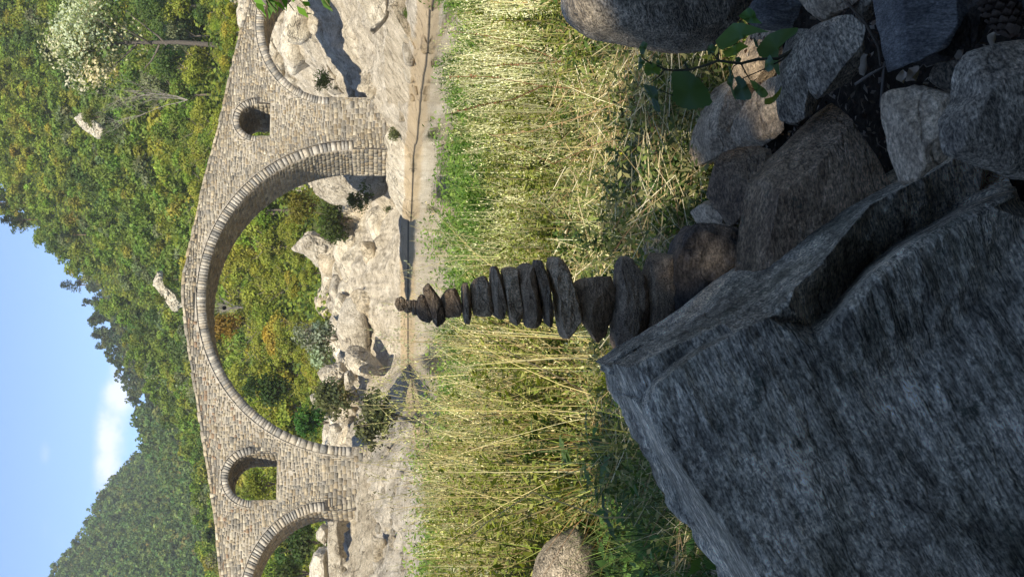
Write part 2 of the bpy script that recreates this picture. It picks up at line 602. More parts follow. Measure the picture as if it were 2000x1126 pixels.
def build_water():
    m, t, b = nodes('river_water', 0.02, 0.5)
    b.inputs['Base Color'].default_value = (.035, .045, .028, 1)
    b.inputs['IOR'].default_value = 1.33
    p = nd(t, 'ShaderNodeTexCoord').outputs['Object']
    mp = nd(t, 'ShaderNodeMapping', {'Vector': p, 'Scale': (1, 0.5, 1)})
    bp = nd(t, 'ShaderNodeBump', {'Strength': 0.32, 'Distance': 0.02, 'Height': noise(t, mp.outputs[0], 1.5, 3)})
    t.links.new(bp.outputs[0], b.inputs['Normal'])
    xs = np.linspace(-60, 60, 13)
    ys = np.linspace(14, 118, 14)
    V = np.array([(a, b_, 0.0) for a in xs for b_ in ys])
    Q = [(i * 14 + j, (i + 1) * 14 + j, (i + 1) * 14 + j + 1, i * 14 + j + 1) for i in range(12) for j in range(13)]
    o = link('water', make_mesh('water', V, np.array(Q), m))
    tag(o, 'still clear river reflecting the rocks', kind='structure')


build_water()


# ------------------------------------------------------------------ the bridge
BA = math.radians(17)
BT = np.array([math.cos(BA), math.sin(BA), 0])
BN = np.array([math.sin(BA), -math.cos(BA), 0])      # towards the viewer
BW = 3.5
P0 = at(357, 575, 66.0)
P0[2] = 0


def bp3(s, z, wd):
    s = np.asarray(s, float)
    z = np.asarray(z, float)
    wd = np.asarray(wd, float)
    return np.stack([s * BT[0] - wd * BN[0], s * BT[1] - wd * BN[1], z + 0 * s], -1)


TOPS = np.array([-26, -18, -12.98, -10.27, -6.53, -2.8, -.33, .88, 2.28, 5.79, 8.47, 13.04, 15.47, 18, 26])
TOPZ = np.array([5.6, 7.6, 8.65, 8.97, 9.67, 10.39, 10.79, 10.82, 10.59, 10.0, 9.43, 8.65, 8.14, 7.5, 5.4])
#        centre, half span, rise, spring, foot, ring
ARCHES = dict(main=(0.08, 7.36, 6.85, 2.9, 0.2, .44), left=(-14.3, 4.1, 3.3, 4.1, 1.2, .42), right=(14.3, 4.1, 3.3, 4.1, 0.4, .42))
WINS = dict(left=(-8.61, 1.06, 1.08, 7.37, 6.27, .33), right=(8.95, .86, .86, 7.62, 6.96, .30))


def arch_path(c, a, b, z0, foot, grow=0.0, n=40):
    t = np.linspace(0, math.pi, n)
    pts = [(c - a - grow, foot)] if foot < z0 else []
    pts += [(c - (a + grow) * math.cos(x), z0 + (b + grow) * math.sin(x)) for x in t]
    if foot < z0:
        pts += [(c + a + grow, foot)]
    return np.array(pts)


def inside_opening(s, z, pad=0.0):
    for (c, a, b, z0, foot, rg) in list(ARCHES.values()) + list(WINS.values()):
        low = foot if (c, a) in [(v[0], v[1]) for v in WINS.values()] else -5
        g = rg + pad
        if low <= z + pad and abs(s - c) < a + pad and z < z0:
            return True
        # the ring of cut stones runs only where the arch curves
        if z >= z0 - 0.02 and ((s - c) / (a + g)) ** 2 + ((z - z0) / (b + g)) ** 2 < 1:
            return True
    return False


def stone_block(bag, mapf, u0, u1, v0, v1, prot, col, jit=0.02, bev=0.03):
    """one dressed stone on a wall: bevelled front standing proud of the mortar"""
    j = lambda: random.uniform(-jit, jit)
    c = [(u0 + j(), v0 + j()), (u1 + j(), v0 + j()), (u1 + j(), v1 + j()), (u0 + j(), v1 + j())]
    cu, cv = (u0 + u1) / 2, (v0 + v1) / 2
    ku = 1 - 2 * bev / max(u1 - u0, .08)
    kv = 1 - 2 * bev / max(v1 - v0, .08)
    tilt = random.uniform(-.35, .35) * prot
    tl2 = random.uniform(-.35, .35) * prot
    V = [mapf(a, b, -0.004) for a, b in c]
    for k, (a, b) in enumerate(c):
        V.append(mapf(cu + (a - cu) * ku, cv + (b - cv) * kv, prot + tilt * (1 if k in (0, 3) else -1) + tl2 * (1 if k in (0, 1) else -1)))
    Q = [(4, 5, 6, 7), (0, 1, 5, 4), (1, 2, 6, 5), (2, 3, 7, 6), (3, 0, 4, 7)]
    bag.add(np.array(V), Q, None, col)


PAL = [(.36, .31, .235), (.41, .36, .275), (.31, .275, .22), (.27, .245, .205), (.37, .31, .22), (.34, .30, .245), (.45, .405, .32), (.225, .21, .185), (.32, .26, .18)]


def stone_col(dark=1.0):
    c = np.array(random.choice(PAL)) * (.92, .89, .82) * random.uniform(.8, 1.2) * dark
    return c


def build_bridge():
    root = empty('stone_arch_bridge', P0)
    tag(root, 'old humpbacked stone arch bridge with three arches and two small openings across the river', 'bridge')
    m, t, b = nodes('mortar', 0.95, 0.1)
    p = nd(t, 'ShaderNodeTexCoord').outputs['Object']
    c = ramp(t, noise(t, p, 6, 8, 0.7), [(0.35, (.26, .225, .175)), (0.65, (.46, .41, .33))])
    t.links.new(c, b.inputs[0])
    t.links.new(nd(t, 'ShaderNodeBump', {'Strength': 1, 'Distance': 0.05, 'Height': noise(t, p, 9, 8, 0.7)}).outputs[0], b.inputs['Normal'])
    # core: one outline walked round, with the two windows as holes
    outl = [(-26, -0.5), (ARCHES['left'][0] - ARCHES['left'][1], -0.5)]

    def opening(A):
        c_, a, b_, z0, foot, rg = A
        o = [(c_ - a, -0.5), (c_ - a, z0)]
        o += [(c_ - (a + rg) * math.cos(x), z0 + (b_ + rg) * math.sin(x)) for x in np.linspace(0, math.pi, 44)]
        o += [(c_ + a, z0), (c_ + a, -0.5)]
        return o
    outl = [(-26, -0.5)] + opening(ARCHES['left']) + opening(ARCHES['main']) + opening(ARCHES['right']) + [(26, -0.5)]
    for s in np.arange(26, -26.01, -0.5):
        outl.append((s, float(np.interp(s, TOPS, TOPZ))))
    loops = [outl]
    for W in WINS.values():
        c_, a, b_, z0, foot, rg = W
        o = [(c_ - a, foot), (c_ - a, z0)] + [(c_ - (a + rg) * math.cos(x), z0 + (b_ + rg) * math.sin(x)) for x in np.linspace(0, math.pi, 20)] + [(c_ + a, z0), (c_ + a, foot)]
        loops.append(o)
    tris = geometry.tessellate_polygon([[Vector((a, b_, 0)) for a, b_ in L] for L in loops])
    flat = [q for L in loops for q in L]
    n = len(flat)
    S = np.array(flat)
    V = np.concatenate([bp3(S[:, 0], S[:, 1], 0 * S[:, 0]), bp3(S[:, 0], S[:, 1], BW + 0 * S[:, 0])])
    T = [tuple(x) for x in tris] + [tuple(i + n for i in x[::-1]) for x in tris]
    Q = []
    o_ = 0
    for L in loops:
        k = len(L)
        for i in range(k):
            a, b_ = o_ + i, o_ + (i + 1) % k
            Q.append((a, b_, b_ + n, a + n))
        o_ += k
    me = make_mesh('masonry_core', V, [np.array(T), np.array(Q)], m)
    core = link('masonry_core', me, (0, 0, 0), root)
    # facing stones on the front
    bag = Bag()
    front = lambda s, z, pr: bp3(s, z, -pr)
    z = 0.3
    while z < 10.9:
        hh = random.uniform(.10, .165) if z > 4.2 else random.uniform(.15, .21)
        s = -20.0 + random.uniform(0, .3)
        while s < 20.5:
            wd = random.uniform(.12, .19 if random.random() < .35 else .36) if z > 4.2 else random.uniform(.18, .42)
            wav = 0.05 * math.sin(s * 1.3 + z * 2) + 0.04 * math.sin(s * 3.1 + 1)
            for (a, b_) in ((s, s + wd),):
                zz0, zz1 = z + wav, z + wav + hh * random.uniform(.85, 1.05)
                cols = [(a, b_, zz0, zz1)]
                if random.random() < .12:
                    cols = [(a, b_, zz0, (zz0 + zz1) / 2 - .01), (a, b_, (zz0 + zz1) / 2 + .01, zz1)]
                ok = lambda q: not any(inside_opening(x, y_, 0.0) for x in (q[0], q[1], (q[0] + q[1]) / 2) for y_ in (q[2], q[3])) and max(q[3], 0) < min(np.interp(q[0], TOPS, TOPZ), np.interp(q[1], TOPS, TOPZ)) + .02
                for q in cols:
                    tries = [q] if ok(q) else [(q[0] + (q[1] - q[0]) * k3 / 4, q[0] + (q[1] - q[0]) * (k3 + 1) / 4, q[2], q[3]) for k3 in range(4)]
                    for q2 in tries:
                        if ok(q2) and random.random() > .02:
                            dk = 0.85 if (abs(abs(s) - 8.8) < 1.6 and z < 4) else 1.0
                            if s < -1 and z > 7.2 and random.random() < .10:
                                colr = np.array((.27, .18, .11))
                            else:
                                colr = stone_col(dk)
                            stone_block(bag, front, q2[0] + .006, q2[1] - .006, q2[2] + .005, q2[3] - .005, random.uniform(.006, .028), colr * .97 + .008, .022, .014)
            s += wd
        z += hh
    bag.obj('facing_stones', M_masonry, root)
    # vaults: barrel shell, cut ring stones on the face, small stones on the underside
    for nm, A in list(ARCHES.items()) + [('w' + k, v) for k, v in WINS.items()]:
        c_, a, b_, z0, foot, rg = A
        win = nm[0] == 'w'
        t_ = np.linspace(0, math.pi, 60)
        bagv = Bag()
        inn = np.array([(c_ - a * math.cos(x), z0 + b_ * math.sin(x)) for x in t_])
        ou = np.array([(c_ - (a + rg + .03) * math.cos(x), z0 + (b_ + rg + .03) * math.sin(x)) for x in t_])
        k = len(t_)
        V = np.concatenate([bp3(inn[:, 0], inn[:, 1], .09), bp3(ou[:, 0], ou[:, 1], .09), bp3(inn[:, 0], inn[:, 1], BW - .05), bp3(ou[:, 0], ou[:, 1], BW - .05)])
        Q = []
        for i in range(k - 1):
            Q += [(i, i + 1, k + i + 1, k + i), (i, 2 * k + i, 2 * k + i + 1, i + 1), (2 * k + i, 3 * k + i, 3 * k + i + 1, 2 * k + i + 1)]
        bagv.add(V, Q, None, (.30, .26, .21))
        # underside stones
        L = [0]
        for i in range(1, k):
            L.append(L[-1] + math.dist(inn[i], inn[i - 1]))
        tot = L[-1]
        th = lambda q: np.interp(q, L, t_)
        if True:
            q = 0
            while q < tot - .1:
                dq = random.uniform(.13, .24)
                wd = .1 + random.uniform(0, .2)
                while wd < BW - .25:
                    dw = random.uniform(.2, .5)

                    def mp(u_, v_, pr):
                        x = float(th(u_))
                        cc = np.array([c_ - (a - pr) * math.cos(x), z0 + (b_ - pr) * math.sin(x)])
                        return bp3(cc[0], cc[1], v_)
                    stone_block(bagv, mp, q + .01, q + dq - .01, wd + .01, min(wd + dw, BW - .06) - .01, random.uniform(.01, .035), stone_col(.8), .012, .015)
                    wd += dw
                q += dq
            # jambs below the spring
            for sg in (-1, 1):
                zz = foot - (0 if win else .3)
                while zz < z0:
                    hz_ = random.uniform(.16, .26)
                    wd = .02 + random.uniform(0, .1)
                    while wd < BW - .2:
                        dw = random.uniform(.25, .55)
                        mpj = lambda u_, v_, pr: bp3(c_ + sg * (a - pr), v_, u_)
                        stone_block(bagv, mpj, wd + .01, min(wd + dw, BW) - .01, zz + .01, zz + hz_ - .01, random.uniform(.015, .04), stone_col(1.0), .012, .018)
                        wd += dw
                    zz += hz_
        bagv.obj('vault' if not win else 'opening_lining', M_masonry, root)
        ring = Bag()
        q = 0
        while q < tot - .02:
            dq = random.uniform(.09, .2) if not win else random.uniform(.09, .17)
            if nm == 'main' and (q < 3.5 or q > tot - 3.8):
                dq *= 1.7
            q1 = min(q + dq, tot)
            xa, xb = float(th(q + .008)), float(th(q1 - .008))
            rj = rg * random.uniform(.90, 1.0)
            fr = .045 - random.uniform(0, .02)
            corners = []
            for (x, g) in ((xa, 0), (xb, 0), (xb, rj), (xa, rj)):
                corners.append((c_ - (a + g) * math.cos(x), z0 + (b_ + g) * math.sin(x)))
            V = [bp3(p_[0], p_[1], fr) for p_ in corners] + [bp3(p_[0], p_[1], .3) for p_ in corners]
            cr = np.array(random.choice([(.42, .375, .30), (.48, .43, .35), (.34, .31, .26), (.25, .235, .205), (.43, .37, .28)])) * random.uniform(.7, 1.0)
            ring.add(np.array(V), [(0, 1, 2, 3), (0, 4, 5, 1), (1, 5, 6, 2), (2, 6, 7, 3), (3, 7, 4, 0)], None, cr)
            q = q1
        ring.obj('arch_ring', M_masonry, root)
    # coping: rough slabs along the edge of the deck, both sides
    for side in (0, 1):
        cop = Bag()
        s = -24.0
        while s < 24:
            wd = random.uniform(.22, .6)
            za, zb = np.interp(s, TOPS, TOPZ), np.interp(s + wd, TOPS, TOPZ)
            hh = random.uniform(.04, .10)
            w0, w1 = (-.03 + random.uniform(-.02, .03), .45) if side == 0 else (BW - .45, BW + .02)
            cs = [(s + .01, za), (s + wd - .01, zb)]
            V = []
            for (ss, zz) in cs:
                for ww in (w0, w1):
                    V += [bp3(ss, zz - .05, ww), bp3(ss, zz + hh * random.uniform(.8, 1.1), ww)]
            cop.add(np.array(V), [(0, 1, 5, 4), (2, 6, 7, 3), (1, 3, 7, 5), (0, 2, 3, 1), (4, 5, 7, 6)], None, stone_col(.95))
            s += wd
        cop.obj('coping', M_masonry, root)
    # paved deck
    ss = np.linspace(-25.5, 25.5, 103)
    zz = np.interp(ss, TOPS, TOPZ) + .012
    V = np.concatenate([bp3(ss, zz, .44 + 0 * ss), bp3(ss, zz, BW - .44 + 0 * ss)])
    Q = [(i, i + 1, 103 + i + 1, 103 + i) for i in range(102)]
    mobj('paving', V, np.array(Q), M_masonry, root, col=(.36, .33, .28))


build_bridge()

# iron ball hanging on a cord under the crown of the main arch
hb = empty('hanging_ball', P0 + bp3(-.3, 9.0, 1.2))
tag(hb, 'small dark ball hanging on a thin cord under the crown of the main arch', 'hanging ball')
b_ = Bag()
tube(b_, [(0, 0, .05), (0, 0, .72)], .012, 5, (.06, .05, .04))
b_.obj('cord', M_bark, hb)
b_ = Bag()
th_ = np.linspace(0.02, math.pi - .02, 12)
tube(b_, [(0, 0, -.1 * math.cos(a)) for a in th_], [.1 * math.sin(a) + .002 for a in th_], 14, (.03, .025, .02))
b_.obj('ball', M_bark, hb, smooth=True)

# ------------------------------------------------------------------ rocks
M_far = [rock_mat('river_rock_%s' % k, d, m_, l, 0.2, 1.0, (1, 1, ly), (0.25, 0.35, 0), speck=0.3, tide=(.50, .37, .21)) for k, d, m_, l, ly in (
    ('pale', (.36, .32, .26), (.60, .55, .46), (.76, .72, .64), 1.6),
    ('warm', (.31, .26, .19), (.55, .48, .37), (.72, .65, .54), 2.2),
    ('grey', (.25, .22, .18), (.45, .41, .345), (.62, .58, .51), 1.3))]
M_st = dict(
    granite=rock_mat('granite', (.17, .17, .165), (.47, .475, .465), (.84, .84, .83), 1.35, 1.0, (.5, .9, 2.8), (0.1, 0.45, 0.1), speck=.66, stain=True),
    slate=rock_mat('slate', (.075, .082, .10), (.13, .145, .17), (.21, .225, .255), 1.8, .8, (3, 1, 1), (0, 0, 0), speck=.5),
    brown=rock_mat('brown_gneiss', (.12, .092, .070), (.26, .205, .155), (.42, .35, .275), 1.4, .9, (1, 1, 3.2), (0, 0.1, 0), speck=.6),
    grey=rock_mat('grey_gneiss', (.15, .14, .125), (.33, .315, .285), (.52, .50, .46), 1.5, .9, (1, 1, 2.2), (0.2, 0.3, 0), speck=.7),
    rust=rock_mat('rust_gneiss', (.20, .15, .115), (.40, .32, .25), (.60, .50, .42), 1.3, 1.0, (1, 1, 3.0), (0, 0.1, 0), speck=.6, stain=True),
    cairn_tan=rock_mat('tan_cairn_stone', (.24, .19, .13), (.48, .39, .29), (.66, .56, .44), 3.0, 1.0, (1, 1, 1.6), (0, 0.3, 0), speck=.6),
    pale=rock_mat('pale_quartzite', (.22, .19, .15), (.40, .35, .29), (.55, .50, .43), 1.5, .7, (1, 1, 1.5), (0.2, 0.2, 0), speck=.5),
    black=rock_mat('dark_basalt', (.035, .034, .035), (.07, .067, .068), (.15, .142, .14), 1.8, .9, (1, 1, 1.6), (0.2, 0, 0), lichen=(.16, .145, .14), speck=.5),
    cairn=rock_mat('cairn_stone', (.17, .135, .10), (.36, .29, .22), (.55, .45, .35), 3.5, 1.0, (1, 1, 2.4), (0, 0.15, 0), speck=.5),
    cairn_dark=rock_mat('dark_cairn_stone', (.11, .092, .075), (.25, .21, .17), (.43, .37, .30), 3.5, 1.0, (1, 1, 3.5), (0, 0.1, 0), speck=.7))


def pillow(name, pts, d, thick, mat, label, cat='rock', group=None, pw=2.6, facets=(), cuts=7, amp=.035, seed=0, back=None, n=96, K=26, sharp=.86, nscale=2.2, plane=None, strata=1.0, extra=None):
    """a closed stone whose outline stands at depth d; rings swell towards the viewer and away,
    random planes chip it into facets and layered noise roughens it"""
    rs = np.random.default_rng(1000 + seed)
    P = np.array(pts, float)
    if plane is None:
        W = np.array([at(x, y, d) for x, y in P])
        tdir = np.array([1.0, 0, 0])
    else:
        wet = W_z = None
        (ya, da), (yb, db) = plane
        da, db = da + thick * .65, db + thick * .65          # two photo columns and their depths: the stone runs along this line
        A = at(740, ya, da)[:2]
        B = at(740, yb, db)[:2]
        tdir = np.append((A - B) / np.linalg.norm(A - B), 0)
        nn = np.array([-tdir[1], tdir[0]])
        W = []
        for x, y in P:
            r_ = ray(x, y)
            k = np.dot(A - CAM[:2], nn) / np.dot(r_[:2], nn)
            W.append(CAM + r_ * k)
        W = np.array(W)
    ndir = np.array([tdir[1], -tdir[0], 0])
    if ndir[1] > 0:
        ndir = -ndir
    if plane is not None and db < 110:
        W[:, 2] = np.where(W[:, 2] < .45, W[:, 2] - 1.3, W[:, 2])
    o = W.mean(0)
    a = (W - o) @ tdir
    b = (W - o)[:, 2]
    ring = np.stack([a, b], 1)
    # resample with rounded corners
    seg = np.linalg.norm(np.roll(ring, -1, 0) - ring, axis=1)
    L = np.concatenate([[0], np.cumsum(seg)])
    q = np.linspace(0, L[-1], n, endpoint=False)
    cl = np.concatenate([ring, ring[:1]])
    rg_ = np.stack([np.interp(q, L, cl[:, 0]), np.interp(q, L, cl[:, 1])], 1)
    rg_ = (np.roll(rg_, 1, 0) + 2 * rg_ + np.roll(rg_, -1, 0)) / 4
    size = max(np.ptp(rg_[:, 0]), np.ptp(rg_[:, 1]))
    smin = min(np.ptp(rg_[:, 0]), np.ptp(rg_[:, 1]))
    cen = rg_.mean(0)
    back = thick if back is None else back
    s_ = np.cos(np.linspace(0, math.pi / 2, K)) ** .8
    s_[-1] = 0.0
    V = []
    for sgn, T in ((1, thick), (-1, back)):
        for i, s in enumerate(s_):
            if sgn < 0 and i == 0:
                continue
            if i == K - 1:
                pt = np.array([[cen[0], cen[1], T * sgn]])
            else:
                xy = cen + s * (rg_ - cen)
                off = T * (1 - s ** pw) ** (1 / pw) * sgn
                pt = np.column_stack([xy, np.full(n, off)])
            V.append(pt)
    idx = []
    c = 0
    for pt in V:
        idx.append((c, len(pt)))
        c += len(pt)
    Vv = np.concatenate(V)
    hx = np.ptp(rg_[:, 0]) / 2
    hz = np.ptp(rg_[:, 1]) / 2
    for (fa, fb, fc) in facets:                  # clip the swelling face to given planes (fractions of half width, half height, thickness)
        lim = thick * (fa * (Vv[:, 0] - cen[0]) / hx + fb * (Vv[:, 1] - cen[1]) / hz + fc)
        Vv[:, 2] = np.where(Vv[:, 2] > lim, np.maximum(lim, -back * .8), Vv[:, 2])
    sc3 = np.array([hx, hz, max(thick, 1e-4)])
    for k in range(cuts):
        dn = rs.normal(size=3)
        dn[2] = abs(dn[2]) * 1.2 if k % 4 else -abs(dn[2])
        dn /= np.linalg.norm(dn)
        dn = dn / sc3
        dn /= np.linalg.norm(dn)
        pr = (Vv - [cen[0], cen[1], 0]) @ dn
        h = pr.max() * rs.uniform(sharp, .98)
        Vv = Vv - np.maximum(pr - h, 0)[:, None] * dn
    st = np.array([1, strata, 1])
    Pn = Vv / size * nscale * 2 * st + seed * 3.1
    nz = fbm(Pn, seed, 5, .6) * .5 + fbm(Pn * 1.3 + 9, seed + 5, 5, .55, True) * .5
    dirv = unit((Vv - [cen[0], cen[1], 0]) / (sc3 ** 1.0))
    dirv = unit(dirv * [1, 1, 1.0])
    wgt = amp * min(size, smin * 1.8)
    Vv = Vv + dirv * (nz * wgt)[:, None] * [.6, .6, 1]
    # faces
    T_, Q_ = [], []

    def bridge(r0, r1, flip):
        (a0, na), (b0, nb) = r0, r1
        if nb == 1:
            for k in range(na):
                f = (a0 + k, a0 + (k + 1) % na, b0)
                T_.append(f[::-1] if flip else f)
        else:
            for k in range(na):
                f = (a0 + k, a0 + (k + 1) % na, b0 + (k + 1) % na, b0 + k)
                Q_.append(f[::-1] if flip else f)
    area = np.sum(rg_[:, 0] * np.roll(rg_[:, 1], -1) - rg_[:, 1] * np.roll(rg_[:, 0], -1))
    fl = area < 0
    for i in range(K - 1):
        bridge(idx[i], idx[i + 1], fl)
    prev = idx[0]
    for i in range(K, 2 * K - 1):
        bridge(prev, idx[i], not fl)
        prev = idx[i]
    Wd = o + Vv[:, :1] * tdir + Vv[:, 1:2] * np.array([0, 0, 1.0]) + Vv[:, 2:] * ndir
    ob = mobj(name, Wd, [np.array(Q_), np.array(T_)], mat, smooth=True)
    if label:
        tag(ob, label, cat, group)
    return ob


def z5(l, ox, oy, k, kk=None):
    return [(ox + a * k, oy + b * (kk or k)) for a, b in l]


# ---- the balanced cairn, each stone its own thing
q5 = lambda l: z5(l, 750, 400, .3552)
CAIRN = [
    (q5([(62, 545), (70, 518), (95, 508), (112, 520), (115, 552), (104, 576), (80, 578)]), 'round brown pebble on the very top of the stone stack'),
    (q5([(112, 535), (122, 526), (148, 528), (152, 560), (148, 585), (128, 592), (112, 580)]), 'small dark pebble just under the top pebble of the stack'),
    (q5([(152, 532), (162, 526), (178, 530), (180, 570), (176, 600), (158, 600), (152, 575)]), 'thin little flat pebble third from the top of the stack'),
    (q5([(178, 560), (190, 515), (207, 500), (226, 512), (245, 570), (262, 612), (245, 640), (205, 625), (182, 595)]), 'dark wedge pebble fourth from the top of the stack, left of the leaning sliver'),
    (q5([(210, 452), (222, 436), (250, 432), (282, 470), (308, 520), (325, 580), (338, 630), (318, 652), (290, 670), (270, 640), (255, 590), (228, 520)]), 'long thin stone leaning steeply in the upper part of the stack'),
    (q5([(312, 520), (318, 482), (340, 463), (390, 458), (412, 478), (420, 530), (428, 585), (412, 618), (375, 630), (335, 618), (314, 575)]), 'rounded dark cobble under the leaning thin stone of the stack'),
    (q5([(424, 445), (440, 428), (460, 426), (470, 450), (476, 540), (484, 630), (478, 656), (445, 655), (432, 610), (426, 520)]), 'thin flat stone between the two rounded cobbles of the stack'),
    (q5([(474, 445), (495, 408), (545, 390), (572, 402), (582, 460), (598, 550), (602, 590), (585, 612), (520, 610), (488, 598), (478, 540)]), 'thick rounded cobble eighth from the top of the stack'),
    (q5([(578, 352), (592, 337), (620, 336), (634, 362), (652, 450), (672, 550), (683, 610), (668, 632), (625, 626), (606, 610), (592, 520), (582, 430)]), 'flat tilted stone below the thick rounded cobble of the stack'),
    (q5([(644, 362), (655, 346), (700, 338), (724, 350), (734, 430), (750, 540), (762, 615), (752, 655), (725, 665), (696, 655), (680, 600), (660, 500), (648, 420)]), 'brown flat stone tenth from the top of the stack'),
    (q5([(732, 345), (742, 327), (790, 320), (814, 334), (828, 420), (850, 540), (868, 630), (862, 668), (820, 678), (782, 672), (766, 620), (748, 500), (736, 420)]), 'broad flat stone in the middle of the stack with a worn end'),
    (q5([(815, 318), (832, 303), (856, 306), (884, 345), (895, 420), (912, 520), (930, 620), (928, 664), (905, 668), (886, 650), (872, 580), (850, 470), (826, 380)]), 'thin sliver of layered stone above the big tilted slab of the stack'),
    (q5([(894, 312), (908, 290), (940, 285), (975, 308), (1000, 350), (1022, 430), (1050, 520), (1082, 620), (1092, 670), (1080, 715), (1040, 736), (990, 730), (968, 690), (950, 600), (944, 500), (915, 410), (898, 350)]), 'large tilted slab in the lower half of the stack'),
    (q5([(1028, 445), (1050, 420), (1100, 402), (1180, 398), (1250, 392), (1268, 420), (1274, 520), (1266, 610), (1240, 680), (1222, 740), (1195, 762), (1160, 742), (1120, 680), (1095, 640), (1070, 560), (1055, 490)]), 'big angular wedge shaped stone in the lower part of the stack'),
    (q5([(1278, 345), (1290, 300), (1322, 280), (1350, 300), (1392, 368), (1430, 402), (1436, 450), (1424, 560), (1420, 650), (1395, 740), (1350, 800), (1320, 826), (1285, 800), (1262, 745), (1252, 690), (1270, 600), (1276, 480)]), 'wide dark pointed slab second from the base of the stack'),
    (q5([(1436, 420), (1450, 300), (1468, 272), (1490, 262), (1585, 275), (1590, 400), (1575, 560), (1562, 700), (1490, 770), (1425, 770), (1420, 640), (1424, 520)]), 'thick black slab lying on the base boulder of the stack'),
]
for i, (pts, lab) in enumerate(CAIRN):
    P = np.array(pts)
    if i < 4:
        P = P.mean(0) + (P - P.mean(0)) * 1.16
        pts = [tuple(q) for q in P]
    wpx = np.ptp(P[:, 1])
    th_ = wpx / 2 * 2.3 / FPX * (.8 if i not in (13,) else .65)
    fac = []
    if i == 13:
        fac = [(.35, .9, .62), (-.55, -.35, .95)]
    pillow('cairn_stone', pts, 2.3, th_, M_st['cairn_dark' if i in (3, 4, 11, 14, 15) else ('cairn_tan' if i in (0, 1, 7, 9, 12) else 'cairn')], lab, 'stone', 'stones of the balanced stack', pw=5.0 if i > 7 else 2.8, cuts=14 if i > 3 else 5,
           amp=.05 if i in (4, 11, 12, 14) else .03, seed=20 + i, facets=fac, strata=2.2 if i in (6, 8, 11, 12, 14) else 1.2, n=110, K=30, sharp=.78)
pillow('cairn_boulder', [(1305, 550), (1312, 505), (1325, 465), (1345, 442), (1360, 439), (1400, 442), (1430, 449), (1449, 464), (1462, 489), (1466, 523), (1462, 560), (1450, 590), (1400, 625), (1350, 650), (1310, 655), (1303, 600)],
       2.28, .10, M_st['black'], 'squarish black boulder that carries the whole stack of stones', 'boulder', pw=3.5, cuts=12, seed=60, facets=[(0.1, -.5, .85), (.8, .3, .9)], amp=.04, sharp=.8)

